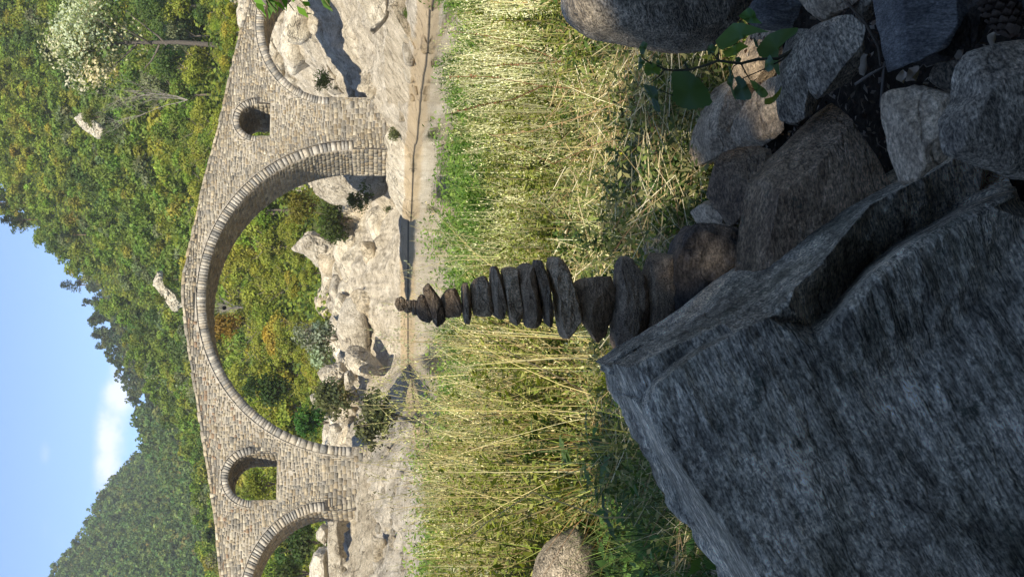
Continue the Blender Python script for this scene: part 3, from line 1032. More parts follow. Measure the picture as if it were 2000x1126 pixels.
# ---- foreground rocks to the right of the stack
FG = [
    ('boulder', [(1100, -10), (1108, 18), (1125, 40), (1145, 58), (1170, 68), (1240, 78), (1300, 88), (1345, 95), (1375, 95), (1398, 86), (1420, 62), (1445, 25), (1470, -5), (1480, -60), (1420, -140), (1300, -170), (1180, -150), (1115, -80)],
     2.30, .15, 'grey', 'big rounded dark grey boulder jutting in above the broad leaves', dict(pw=3, facets=[(.2, .35, .85)], cuts=8, seed=1)),
    ('boulder', [(1468, -10), (1472, 28), (1485, 46), (1540, 58), (1578, 52), (1594, 22), (1590, -50), (1500, -70)], 2.12, .08, 'slate', 'dark bluish stone wedged right under the big jutting boulder', dict(seed=2)),
    ('rock', [(1572, -10), (1585, 15), (1600, 40), (1625, 44), (1650, 36), (1670, 12), (1674, -40), (1600, -60)], 2.0, .07, 'pale', 'yellowish lichen stained stone at the right edge above the bluish slab', dict(seed=3)),
    ('rock', [(1672, -10), (1680, 20), (1700, 44), (1714, 42), (1724, 10), (1724, -40), (1680, -50)], 1.95, .06, 'grey', 'small grey stone squeezed between the yellowish stone and the bluish slab', dict(seed=4)),
    ('rock', [(1600, 44), (1630, 36), (1665, 45), (1686, 60), (1688, 85), (1677, 100), (1684, 130), (1672, 155), (1634, 174), (1608, 188), (1594, 182), (1588, 155), (1578, 140), (1580, 100), (1590, 65)], 1.9, .08, 'grey',
     'grey streaked rock with a ragged edge above the leaf litter hollow', dict(seed=5, facets=[(.3, -.9, .75)], cuts=10)),
    ('rock', [(1555, 60), (1545, 90), (1530, 120), (1522, 185), (1530, 225), (1555, 240), (1585, 222), (1602, 190), (1604, 110), (1596, 50), (1575, 42)], 2.05, .08, 'grey', 'long grey rock lying left of the streaked ragged rock', dict(seed=6)),
    ('boulder', [(1352, 305), (1360, 275), (1372, 235), (1388, 195), (1412, 158), (1440, 148), (1468, 170), (1478, 215), (1472, 265), (1452, 300), (1420, 325), (1380, 330), (1362, 322)], 2.72, .16, 'pale',
     'pale rounded boulder half in sunlight behind the dark brown boulder', dict(seed=7, pw=2.4)),
    ('rock', [(1437, 262), (1455, 215), (1490, 160), (1522, 150), (1540, 200), (1536, 250), (1512, 285), (1465, 290)], 2.5, .10, 'pale', 'flat pinkish slab between the pale boulder and the long grey rock', dict(seed=8, facets=[(0, -1.1, .5)])),
    ('rock', [(1440, 115), (1455, 75), (1490, 48), (1530, 60), (1552, 100), (1540, 145), (1500, 168), (1460, 160)], 2.62, .10, 'pale', 'pinkish rock behind the stems of the broad leaved plant', dict(seed=9)),
    ('boulder', [(1380, 328), (1396, 304), (1420, 294), (1455, 284), (1488, 276), (1502, 292), (1500, 325), (1490, 370), (1476, 400), (1462, 430), (1444, 458), (1418, 448), (1400, 420), (1387, 390), (1380, 358)], 2.38, .13, 'brown',
     'dark brown rounded boulder with curved bands next to the upright slab', dict(seed=10, pw=2.4, facets=[(.2, -1.0, .72)], cuts=10)),
    ('rock', [(1358, 412), (1372, 396), (1390, 390), (1416, 404), (1440, 436), (1446, 462), (1420, 470), (1375, 440)], 2.55, .08, 'pale', 'pink beige rock between the black base boulder and the brown boulder', dict(seed=11)),
    ('slab', [(1497, 296), (1508, 278), (1522, 264), (1545, 255), (1570, 245), (1576, 220), (1596, 190), (1622, 174), (1638, 190), (1648, 205), (1668, 212), (1690, 230), (1704, 262), (1716, 310), (1722, 380), (1715, 450), (1680, 520),
              (1600, 570), (1510, 580), (1468, 560), (1463, 520), (1470, 440), (1484, 350)], 2.02, .11, 'rust', 'large flat brown slab with straight grain and a pale worn upper rim', dict(seed=12, pw=6, facets=[(0, -.12, .95), (-.1, -2.6, 2.9)], cuts=5, amp=.018, strata=.5, n=150, K=40)),
    ('slab', [(1716, -40), (1719, 50), (1724, 90), (1737, 120), (1756, 133), (1780, 121), (1812, 110), (1836, 96), (1852, 60), (1866, 20), (1876, -20), (1876, -90), (1740, -110)], 1.62, .07, 'slate', 'smooth blue grey slab with a blunt end at the right edge', dict(seed=13, pw=7, facets=[(-.2, -.5, .75)], cuts=3, amp=.012)),
    ('rock', [(1850, -50), (1872, 20), (1850, 70), (1800, 108), (1780, 128), (1830, 126), (1880, 102), (1915, 76), (1934, 30), (1936, -60)], 1.68, .05, 'black', 'black rock in the shadow under the blue grey slab', dict(seed=14)),
    ('rock', [(1742, 178), (1752, 170), (1780, 167), (1845, 170), (1860, 185), (1862, 240), (1866, 300), (1850, 345), (1790, 360), (1765, 345), (1755, 298), (1743, 215)], 1.6, .06, 'pale', 'blocky beige stone with a split pale edge beside the granite boulder',
     dict(seed=15, pw=5, facets=[(0, -1.2, 1.35), (0.1, 1.3, 1.1)], cuts=5)),
    ('rock', [(1826, 122), (1850, 116), (1898, 113), (1904, 160), (1892, 182), (1858, 178), (1832, 160)], 1.62, .04, 'grey', 'small greenish grey stone between the slab and the big pale rock', dict(seed=16, facets=[(0, -1, .6)])),
    ('boulder', [(1915, 92), (1950, 84), (2060, 70), (2120, 200), (2060, 350), (1985, 345), (1925, 320), (1866, 300), (1860, 262), (1864, 226), (1880, 205), (1893, 188), (1894, 150), (1898, 115)], 1.5, .09, 'grey', 'big pale grey rock with a notch in the lower right corner',
     dict(seed=17, pw=4, facets=[(0, .3, .8)], amp=.02)),
    ('rock', [(1985, -40), (1992, 8), (2010, 22), (2060, 20), (2070, -60)], 1.4, .04, 'slate', 'corner of a smooth bluish stone beyond the pine cone', dict(seed=18)),
    ('boulder', [(1040, 1130), (1048, 1095), (1066, 1066), (1092, 1044), (1128, 1030), (1158, 1046), (1172, 1090), (1176, 1150), (1140, 1210), (1070, 1210), (1044, 1170)], 4.15, .14, 'grey', 'smooth rounded grey boulder half hidden in grass at the left edge', dict(seed=19, pw=2.3, cuts=3, amp=.015)),
    ('rock', [(1318, 1100), (1330, 1078), (1352, 1076), (1368, 1096), (1375, 1130), (1340, 1150), (1320, 1130)], 2.9, .06, 'pale', 'white jagged stone in the shaded grass left of the granite boulder', dict(seed=20)),
    ('rock', [(1393, 1092), (1402, 1064), (1418, 1052), (1440, 1080), (1460, 1120), (1440, 1160), (1400, 1140)], 2.5, .06, 'pale', 'pinkish white stone touching the lower left flank of the granite boulder', dict(seed=21)),
    ('rock', [(1262, 492), (1272, 462), (1290, 446), (1320, 440), (1340, 460), (1335, 500), (1300, 512)], 3.0, .10, 'pale', 'sunlit whitish rock just behind the lower stones of the stack', dict(seed=22)),
    ('rock', [(1300, 412), (1310, 396), (1335, 388), (1352, 398), (1354, 430), (1325, 440), (1304, 432)], 3.2, .10, 'pale', 'small sunlit rock among the leaves behind the pink beige rock', dict(seed=23)),
    ('rock', [(1208, 842), (1222, 822), (1246, 826), (1256, 850), (1262, 880), (1230, 884), (1212, 866)], 3.6, .08, 'pale', 'small pink stone behind the upper left flank of the granite boulder', dict(seed=24)),
    ('rock', [(1140, 958), (1150, 944), (1176, 946), (1186, 966), (1176, 986), (1150, 984)], 4.4, .08, 'pale', 'small pale stone in the grass right of the smooth rounded boulder', dict(seed=25)),
]
for nm, pts, d, th_, mk, lab, kw in FG:
    kw = dict(kw, **(dict(sharp=.92) if kw['seed'] in (1, 19) else {}))
    pillow(nm, pts, d, th_, M_st[mk], lab, nm, **dict(dict(n=150, K=40, amp=.02 if kw['seed'] != 19 else .01, cuts=26 if kw['seed'] != 19 else 4, sharp=.68, pw=4.5), **{k_: v_ for k_, v_ in kw.items() if k_ not in ('cuts', 'amp')}))


def build_big_rock():
    """the layered granite boulder: measured corners and ledge lines joined by constrained triangles, refined and roughened"""
    L = {}
    top = [(1195, 709, 2.03), (1232, 688, 2.02), (1305, 645, 2.01), (1370, 602, 2.0), (1427, 555, 1.99), (1505, 503, 1.98), (1560, 458, 1.97), (1627, 416, 1.95), (1690, 380, 1.94), (1780, 335, 1.92), (1860, 290, 1.88), (1922, 262, 1.82), (1950, 300, 1.78), (1966, 340, 1.74)]
    shelf = [(1982, 372, 1.62), (2010, 430, 1.58), (2100, 470, 1.56), (2400, 560, 1.52), (2400, 900, 1.44), (2400, 1260, 1.38)]
    left = [(1560, 1290, 1.62), (1490, 1210, 1.70), (1432, 1130, 1.78), (1400, 1086, 1.82), (1340, 998, 1.88), (1290, 905, 1.94), (1252, 832, 1.98), (1214, 768, 2.02)]
    left = [(x, y, d + .09) for x, y, d in left]
    top = [(x, y, d + .04) for x, y, d in top]
    outl = top + shelf + left
    ridge = [(1258, 792, 1.84), (1285, 751, 1.79), (1325, 716, 1.76), (1363, 690, 1.745), (1434, 651, 1.72), (1500, 620, 1.70), (1540, 598, 1.68), (1552, 562, 1.70), (1601, 520, 1.71), (1645, 464, 1.73), (1627, 416, 1.99)]
    rec1 = [(1250, 775, 1.93), (1277, 740, 1.88), (1316, 706, 1.86), (1354, 681, 1.84), (1424, 648, 1.79)]
    mid = [(1227, 718, 1.93), (1290, 690, 1.88), (1343, 664, 1.85), (1415, 632, 1.80)]
    lipb = [(1700, 400, 1.76), (1790, 354, 1.76), (1868, 308, 1.74), (1925, 285, 1.72)]
    rec = [(1582, 638, 1.74), (1634, 588, 1.79), (1686, 524, 1.82), (1750, 474, 1.82), (1814, 438, 1.81), (1866, 406, 1.79), (1912, 384, 1.76), (1960, 366, 1.72)]
    edge = [(1597, 655, 1.66), (1649, 601, 1.62), (1700, 536, 1.60), (1764, 485, 1.59), (1829, 450, 1.58), (1881, 418, 1.57), (1926, 396, 1.56), (1976, 378, 1.55)]
    edge2 = [(x + 14, y + 10, d - .015) for x, y, d in edge]
    K = [(1606, 692, 1.66), (1700, 740, 1.645), (1716, 790, 1.64), (1795, 912, 1.60), (1862, 980, 1.56), (1956, 1051, 1.52), (2150, 1180, 1.44)]
    nl = [(1262, 806, 1.83), (1298, 864, 1.78), (1363, 955, 1.71), (1421, 1032, 1.66), (1485, 1126, 1.60), (1580, 1250, 1.53)]
    face = [(1450, 760, 1.70), (1500, 900, 1.655), (1600, 1000, 1.60), (1400, 860, 1.72), (1800, 700, 1.63), (1900, 600, 1.60), (1950, 800, 1.56), (2100, 800, 1.52), (1840, 560, 1.585)]
    pts, key = [], {}

    def pid(p):
        k = (p[0], p[1])
        if k not in key:
            key[k] = len(pts)
            pts.append(p)
        return key[k]
    edges = []
    for line, closed in ((outl, True), (ridge, False), (mid, False), (rec1, False), (lipb, False), (rec, False), (edge, False), (edge2, False), (K, False), (nl, False)):
        ids = [pid(p) for p in line]
        edges += [(ids[i], ids[i + 1]) for i in range(len(ids) - 1)]
        if closed:
            edges.append((ids[-1], ids[0]))
    for p in face:
        pid(p)
    oid = [pid(p) for p in outl]
    v2, e2, f2, ov, oe, of = geometry.delaunay_2d_cdt([Vector((p[0], p[1])) for p in pts], edges, [], 0, 1e-3)
    tri = [f for f in f2 if len(f) == 3]
    # keep triangles inside the outline
    poly = [Vector((p[0], p[1])) for p in outl]

    def inside(c):
        r_ = False
        j = len(poly) - 1
        for i in range(len(poly)):
            a, b = poly[i], poly[j]
            if (a.y > c[1]) != (b.y > c[1]) and c[0] < (b.x - a.x) * (c[1] - a.y) / (b.y - a.y) + a.x:
                r_ = not r_
            j = i
        return r_
    dep = []
    for k, v in enumerate(v2):
        src = ov[k]
        dep.append(pts[src[0]][2] if len(src) else 1.6)
    tri = [f for f in tri if inside((sum(v2[i].x for i in f) / 3, sum(v2[i].y for i in f) / 3))]
    comp = list(range(len(v2)))

    def root_(i):
        while comp[i] != i:
            i = comp[i]
        return i
    for f in tri:
        comp[root_(f[1])] = root_(f[0])
        comp[root_(f[2])] = root_(f[0])
    cnts = {}
    for f in tri:
        cnts[root_(f[0])] = cnts.get(root_(f[0]), 0) + 1
    best = max(cnts, key=cnts.get)
    tri = [f for f in tri if root_(f[0]) == best]
    used = sorted({i for f in tri for i in f})
    rm = {k: i for i, k in enumerate(used)}
    tri = [[rm[i] for i in f] for f in tri]
    v2, dep = [v2[i] for i in used], [dep[i] for i in used]
    V = np.array([at(v.x, v.y, d) for v, d in zip(v2, dep)])
    T = np.array(tri)
    # orientation towards the viewer
    nrm = np.cross(V[T[:, 1]] - V[T[:, 0]], V[T[:, 2]] - V[T[:, 0]])
    flip = np.sum(nrm * (V[T[:, 0]] - CAM), 1) > 0
    T[flip] = T[flip][:, ::-1]
    # refine
    for it in range(5):
        ed = {}
        Vl = [V]
        e = np.sort(np.concatenate([T[:, [0, 1]], T[:, [1, 2]], T[:, [2, 0]]]), 1)
        ue, inv = np.unique(e, axis=0, return_inverse=True)
        inv = inv.ravel()
        mids = (V[ue[:, 0]] + V[ue[:, 1]]) / 2
        n0, nt_ = len(V), len(T)
        a, b, c = inv[:nt_] + n0, inv[nt_:2 * nt_] + n0, inv[2 * nt_:] + n0
        V = np.concatenate([V, mids])
        T = np.concatenate([np.stack([T[:, 0], a, c], 1), np.stack([a, T[:, 1], b], 1), np.stack([c, b, T[:, 2]], 1), np.stack([a, b, c], 1)])
    # boundary skirt going back
    def bound(T):
        e = np.concatenate([T[:, [0, 1]], T[:, [1, 2]], T[:, [2, 0]]])
        s = np.sort(e, 1)
        u_, i_, cnt = np.unique(s, axis=0, return_index=True, return_counts=True)
        return e[i_[cnt == 1]]
    # relax creases a little so edges read as worn stone
    e = np.sort(np.concatenate([T[:, [0, 1]], T[:, [1, 2]], T[:, [2, 0]]]), 1)
    ue = np.unique(e, axis=0)
    be = bound(T)
    isb = np.zeros(len(V), bool)
    isb[be.ravel()] = True
    for _ in range(0):
        acc = np.zeros_like(V)
        cnt = np.zeros(len(V))
        np.add.at(acc, ue[:, 0], V[ue[:, 1]])
        np.add.at(acc, ue[:, 1], V[ue[:, 0]])
        np.add.at(cnt, ue[:, 0], 1)
        np.add.at(cnt, ue[:, 1], 1)
        V = np.where(isb[:, None], V, .5 * V + .5 * acc / np.maximum(cnt, 1)[:, None])
    look = unit(V - CAM)
    rot = np.array([[.86, .1, .5], [0, 1, .2], [-.5, .1, .85]])
    Pr = (V @ rot)
    dz = .0045 * fbm(V @ np.array([[.9, 0, -.43], [0, 1, 0], [.43, 0, .9]]) * [7, 9, 60], 4, 4, .6) + .005 * fbm(Pr * [5, 5, 14], 14, 4, .5, True) + .0025 * fbm(Pr * 80, 24, 3, .6)
    V = V + look * np.where(isb, dz * .15, dz)[:, None] - 0
    edn = .006 * fbm(V * 30, 44, 4)
    V[isb] += np.stack([edn, edn * 0, -edn], 1)[isb]
    n0 = len(V)
    bi = np.unique(be)
    remap = {int(i): n0 + 3 * k for k, i in enumerate(bi)}
    cen = V[bi].mean(0)
    ex = []
    for i in bi:
        v = V[i]
        inn = (cen - v) * [1, 0, 1]
        inn = inn / (np.linalg.norm(inn) + 1e-6)
        for dd, ii in ((.05, -.004), (.14, .0), (.30, .06)):
            ex.append(v + np.array([0, dd, 0]) + inn * ii)
    V = np.concatenate([V, np.array(ex)])
    Q = []
    for a, b in be:
        a, b = int(a), int(b)
        A, B = remap[a], remap[b]
        Q += [(b, a, A, B), (B, A, A + 1, B + 1), (B + 1, A + 1, A + 2, B + 2)]
    # close the back
    c0 = len(V)
    V = np.concatenate([V, [cen + [0, .34, 0]]])
    T2 = [(remap[int(b)] + 2, remap[int(a)] + 2, c0) for a, b in be]
    T = np.concatenate([T, np.array(T2)])
    o = mobj('granite_boulder', V, [np.array(Q), T], M_st['granite'], smooth=True)
    tag(o, 'huge layered granite boulder with stepped ledges filling the lower left foreground', 'boulder')


build_big_rock()

# ---- rocks and ledges of the far shore, outlines stand at their own distances
z3 = lambda l: z5(l, 550, 350, .3109)
z2 = lambda l: z5(l, 600, 0, .3109)
z4 = lambda l: z5(l, 600, 700, .3784)
FARR = [
    (z2([(560, -120), (500, 60), (520, 150), (490, 200), (485, 300), (480, 380), (492, 500), (488, 580), (505, 680), (530, 780), (570, 870), (640, 955), (680, 960), (700, 700), (715, 450), (735, 250), (765, 0), (780, -150)]), ((290, 69), (0, 47)), 2.2, 1,
     'long pale water worn ledge sloping into the river in front of the right pier', dict(pw=3, cuts=6, amp=.03, strata=1.5, facets=[(0, -.9, .7)], n=140)),
    ([(748, 276), (745, 340), (752, 375), (768, 400), (790, 424), (803, 400), (806, 330), (806, 280)], ((420, 72), (276, 65.5)), 1.5, 0, 'pale rock shelf the right pier stands on beside the main arch', dict(cuts=10, amp=.06, sharp=.8, facets=[(0, -.9, .7)])),
    (z2([(470, 120), (420, 100), (330, -60), (300, -150), (560, -150), (500, 20)]), ((190, 62), (-20, 55)), 2.0, 0, 'pale broken ledge at the right edge above the water worn ledge', dict(cuts=8, amp=.06)),
    ([(535, -60), (548, 30), (575, 80), (600, 140), (625, 172), (642, 178), (655, 180), (700, 188), (760, 190), (770, 120), (770, 0), (770, -80)], ((190, 82), (0, 76)), 3.5, 2, 'high grey rock face behind the right arch lying in the shadow of the pier', dict(cuts=12, amp=.05, n=130, facets=[(0, -1.0, .5)])),
    ([(598, 345), (600, 372), (625, 378), (660, 380), (690, 376), (735, 382), (752, 378), (760, 340), (760, 290), (620, 290)], ((380, 80), (290, 76)), 1.6, 2, 'cracked grey rock standing behind the inner side of the right pier', dict(cuts=12, amp=.04)),
    (z3([(560, 0), (555, 80), (575, 150), (640, 165), (665, 200), (720, 245), (790, 305), (850, 290), (880, 100), (900, 0), (900, -150), (660, -150), (640, 60)]), ((440, 90), (310, 74)), 2.2, 1, 'low pale bank rock under the right side of the main arch', dict(cuts=7, amp=.04, facets=[(0, -.8, .7)])),
    (z3([(42, 405), (90, 360), (130, 300), (200, 320), (260, 370), (330, 390), (365, 440), (400, 500), (385, 520), (330, 540), (270, 565), (220, 550), (190, 500), (140, 465), (80, 450)]), ((530, 96), (450, 96)), 1.5, 2, 'tall jagged grey outcrop above the pool seen through the main arch', dict(cuts=14, amp=.08, sharp=.78)),
    (z3([(345, 400), (350, 330), (430, 340), (500, 340), (500, 240), (560, 212), (630, 225), (700, 270), (740, 310), (790, 320), (760, 400), (770, 480), (700, 500), (560, 480), (440, 480), (380, 470)]), ((505, 94), (415, 92)), 2.0, 0, 'broad pale cliff rock right of centre at the water under the main arch', dict(cuts=14, amp=.08, sharp=.8)),
    (z3([(395, 500), (450, 470), (560, 455), (600, 390), (660, 360), (690, 440), (700, 500), (740, 520), (760, 600), (750, 710), (700, 720), (600, 700), (480, 690), (400, 640), (370, 570)]), ((570, 88), (470, 90)), 2.2, 0, 'smooth bulging cream rock in the centre of the far shore', dict(cuts=12, amp=.07, sharp=.82)),
    (z3([(358, 640), (370, 615), (420, 600), (450, 660), (480, 700), (470, 760), (440, 800), (370, 820), (355, 740)]), ((610, 90), (540, 90)), 1.5, 0, 'upright square topped pale rock left of the bulging cream rock', dict(cuts=12, amp=.06, sharp=.8)),
    (z3([(440, 700), (480, 680), (560, 720), (620, 740), (700, 730), (760, 780), (790, 860), (760, 920), (640, 930), (540, 960), (470, 900), (400, 850), (390, 780)]), ((640, 84), (560, 84)), 2.2, 1, 'cream boulder with hollows behind the top of the stone stack', dict(cuts=10, amp=.08)),
    (z3([(355, 900), (370, 840), (430, 820), (500, 880), (560, 950), (540, 1020), (480, 1060), (420, 1100), (360, 1070), (370, 980)]), ((680, 86), (610, 86)), 1.6, 0, 'blocky pale rock under the silver green shrub', dict(cuts=12, amp=.07, sharp=.8)),
    (z3([(530, 960), (600, 900), (720, 880), (800, 900), (850, 1000), (830, 1100), (800, 1200), (760, 1240), (700, 1200), (620, 1140), (560, 1080)]), ((735, 81), (620, 86)), 2.4, 1, 'broad sloping rock ending in a sharp point at the water', dict(cuts=14, amp=.10, sharp=.78, facets=[(0, -.7, .7)])),
    (z3([(400, 1100), (420, 1040), (520, 1040), (620, 1120), (680, 1180), (640, 1260), (520, 1240), (430, 1200)]), ((750, 80), (670, 80)), 1.6, 0, 'pale ledge rock between the silver green shrub and the water', dict(cuts=12, amp=.07)),
    (z4([(35, 70), (100, 40), (170, 20), (220, 40), (230, 110), (200, 170), (150, 180), (80, 130)]), ((770, 84), (700, 84)), 1.4, 0, 'bright white rock on the slope left of the silver green shrub', dict(cuts=12, amp=.09)),
    (z4([(15, 190), (60, 170), (110, 190), (100, 260), (70, 290), (30, 240)]), ((815, 88), (765, 88)), 1.2, 0, 'white rock topping the slope beside the left pier', dict(cuts=10, amp=.08)),
    (z4([(90, 270), (150, 220), (230, 230), (260, 290), (200, 330), (130, 320)]), ((830, 84), (780, 84)), 1.2, 0, 'creamy rock below the white rock beside the left pier', dict(cuts=10, amp=.08)),
    (z4([(108, 345), (150, 330), (180, 360), (170, 390), (130, 380)]), ((852, 78), (825, 78)), .8, 0, 'small flat white stone leaning by the left pier', dict(cuts=8, amp=.06)),
    (z4([(185, 80), (230, 50), (250, 90), (240, 150), (200, 160)]), ((760, 78), (715, 78)), .9, 0, 'angular cream stone standing below the bright white rock', dict(cuts=9, amp=.07)),
    (z4([(440, 350), (470, 290), (520, 300), (560, 370), (560, 420), (500, 430), (450, 400)]), ((865, 50), (810, 50)), .9, 2, 'brown streaked rock at the water in front of the left pier', dict(cuts=10, amp=.06)),
    (z4([(265, 700), (280, 560), (300, 460), (340, 420), (400, 440), (480, 430), (560, 450), (590, 560), (590, 760), (560, 1130), (560, 1300), (220, 1300), (200, 1130), (205, 950), (240, 880), (245, 800)]), ((1200, 50), (850, 58)), 2.2, 1, 'wide tan rock platform carrying the left pier', dict(cuts=8, amp=.045, n=150, K=36, facets=[(0, -1.0, .45)])),
    (z4([(45, 900), (80, 850), (110, 870), (110, 930), (80, 960), (50, 940)]), ((1070, 84), (1010, 84)), 1.1, 0, 'rounded pale rock seen low through the left arch', dict(cuts=5, amp=.04)),
    (z4([(15, 1060), (40, 990), (100, 980), (130, 1060), (140, 1200), (60, 1250), (10, 1180)]), ((1180, 80), (1060, 80)), 1.6, 0, 'bulky rounded pale boulder at the left edge behind the left arch', dict(cuts=5, amp=.04)),
    (z4([(110, 860), (140, 830), (200, 840), (240, 860), (230, 960), (200, 1020), (220, 1200), (120, 1200), (105, 1000)]), ((1180, 76), (1000, 72)), 1.4, 2, 'shaded grey rock shelf under the left arch', dict(cuts=10, amp=.06)),
    ([(140, 222), (160, 218), (185, 236), (214, 256), (212, 274), (190, 270), (165, 252), (146, 238)], ((275, 175), (215, 175)), 2.0, 0, 'bare pale crag poking out of the wooded slope at the upper right', dict(cuts=14, amp=.09)),
    ([(300, 520), (318, 530), (326, 560), (345, 575), (362, 600), (352, 614), (334, 604), (322, 580), (306, 560), (296, 556)], ((614, 160), (520, 160)), 2.0, 0, 'bare white crag on the slope right above the crown of the bridge', dict(cuts=14, amp=.09)),
    ([(634, 598), (645, 592), (658, 604), (660, 620), (650, 622), (640, 612)], ((622, 106), (592, 106)), .6, 0, 'small white rock among shrubs under the middle of the main arch', dict(cuts=10, amp=.08)),
]
for i, (pts, pl, th_, mk, lab, kw) in enumerate(FARR):
    pillow('rock', pts, 0, th_, M_far[mk], lab, 'rock', plane=pl, seed=100 + i, nscale=4.0, **dict(dict(n=140, K=40), **dict(kw, cuts=kw.get('cuts', 8) * 2 + 4, sharp=.72, amp=kw.get('amp', .05) * .62)))


def scatter_far_rocks():
    """broken rock strewn along the far shore between the outcrops"""
    protos = []
    for k in range(5):
        n_, K_ = 26, 9
        rs = np.random.default_rng(k)
        t_ = np.linspace(0, 2 * math.pi, n_, endpoint=False)
        V = []
        for i in range(K_):
            ph = math.pi * (i + .5) / K_
            for a in t_:
                V.append((math.sin(ph) * math.cos(a), math.sin(ph) * math.sin(a), -math.cos(ph) * .62))
        V = np.array(V)
        for c_ in range(12):
            dn = unit(rs.normal(size=3))
            pr = V @ dn
            V = V - np.maximum(pr - rs.uniform(.45, .85), 0)[:, None] * dn
        V = V * (1 + .12 * fbm(V * 2 + k * 7, k, 4))[:, None]
        V[:, 2] += .35
        Q = [(i * n_ + j, i * n_ + (j + 1) % n_, (i + 1) * n_ + (j + 1) % n_, (i + 1) * n_ + j) for i in range(K_ - 1) for j in range(n_)]
        Vt = np.concatenate([V, [V[:n_].mean(0)], [V[-n_:].mean(0)]])
        T = [(j, len(V), (j + 1) % n_) for j in range(n_)] + [((K_ - 1) * n_ + (j + 1) % n_, len(V) + 1, (K_ - 1) * n_ + j) for j in range(n_)]
        protos.append(Vt), protos.append((Q, T))
    rs = np.random.default_rng(5)
    made = 0
    lists = []
    meshes = [[make_mesh('shore_rock', protos[2 * k], [np.array(protos[2 * k + 1][0]), np.array(protos[2 * k + 1][1])], M_far[m], smooth=False) for k in range(5)] for m in range(3)]
    while made < 270:
        p = rs.uniform(-.205, .205) if made < 190 else (rs.uniform(-.205, -.10) if rs.random() < .6 else rs.uniform(.13, .205))
        y = rs.uniform(46, 104) if made < 60 else (rs.uniform(79, 104) if made < 190 else rs.uniform(42, 62))
        x = p * y
        z = float(gzn(np.array([x]), np.array([y]))[0])
        if z < .02 or (y < 85 and -.10 < p < .09) or (abs((x - P0[0]) * BN[0] + (y - P0[1]) * BN[1] + 1.75) < 2.6):
            continue
        s = rs.uniform(.3, 1.1) ** 1.2 * (1.9 if y > 79 else .7) * (.42 if made >= 190 else 1)
        o = link('shore_rock', meshes[rs.integers(0, 3)][rs.integers(0, 5)], (x, y, z - .2 * s))
        o.rotation_euler = (rs.uniform(-.3, .3), rs.uniform(-.3, .3), rs.uniform(0, 6.3))
        o.scale = (s * rs.uniform(.8, 1.4), s, s * rs.uniform(.6, 1.1))
        tag(o, 'loose pale rock lying among others on the rocky far shore', 'rock', 'loose rocks strewn along the far shore')
        made += 1


scatter_far_rocks()


# ------------------------------------------------------------------ trees and shrubs
def crown_cards(bag, cen, rad, nb, nl, leaf, col, var=.25, flat=0.0, core=False):
    """foliage as many small leaf clumps over the surfaces of several overlapping lobes"""
    cen = np.asarray(cen, float)
    rad = np.broadcast_to(np.asarray(rad, float), (3,))
    d = unit(rng.normal(size=(nb, 3)))
    rr = rng.uniform(.15, .72, (nb, 1))
    bc = d * rr
    bs = rng.uniform(.28, .5, nb)
    k = rng.integers(0, nb, nl)
    dn = unit(rng.normal(size=(nl, 3)))
    dn[:, 2] = np.where(rng.random(nl) < .6, np.abs(dn[:, 2]), dn[:, 2])
    pos = bc[k] + dn * bs[k][:, None] * rng.uniform(.55, 1.12, (nl, 1))
    P = cen + pos * rad
    tone = (1 + .65 * var * rng.normal(size=nb))[k][:, None] * (1 + .15 * rng.normal(size=(nl, 1)))
    hue = rng.normal(size=(nb, 3))[k] * .07
    cc = np.clip(np.asarray(col) * np.clip(tone, .35, 2.0) * (1 + hue), .004, .95)
    cards(bag, P, dn + rng.normal(size=(nl, 3)) * .55, leaf * rng.uniform(.6, 1.4, nl), leaf * rng.uniform(.45, .9, nl), cc)


def limb_paths(h, r, spread, nl=7, start=.3):
    out_ = []
    for i in range(nl):
        z0 = h * (start + .5 * i / nl)
        a = 2.4 * i + random.uniform(-.4, .4)
        L = spread * random.uniform(.6, 1.0)
        p = np.array([0, 0, z0])
        path = [p]
        dr = np.array([math.cos(a), math.sin(a), random.uniform(.5, 1.0)])
        for k in range(4):
            p = p + dr * L / 4
            dr = dr + np.array([random.uniform(-.3, .3), random.uniform(-.3, .3), .1])
            path.append(p)
        out_.append((path, np.linspace(r * .45, r * .08, 5)))
    return out_


def broad_meshes(h, rad, col, nb=11, nl=900, leaf=.5, trunk_col=(.16, .13, .10), tr=.14):
    cb = Bag()
    crown_cards(cb, (0, 0, h * .60), (rad, rad, h * .42), nb, nl, leaf, col)
    tb = Bag()
    tube(tb, [(0, 0, -.5), (.05, .02, h * .3), (.1, -.05, h * .6), (.05, 0, h * .85)], [tr, tr * .8, tr * .5, tr * .12], 7, trunk_col)
    for pth, rr_ in limb_paths(h, tr, rad * .8):
        tube(tb, pth, rr_, 5, trunk_col)
    return cb.mesh('crown', M_leaf), tb.mesh('trunk', M_bark, True)


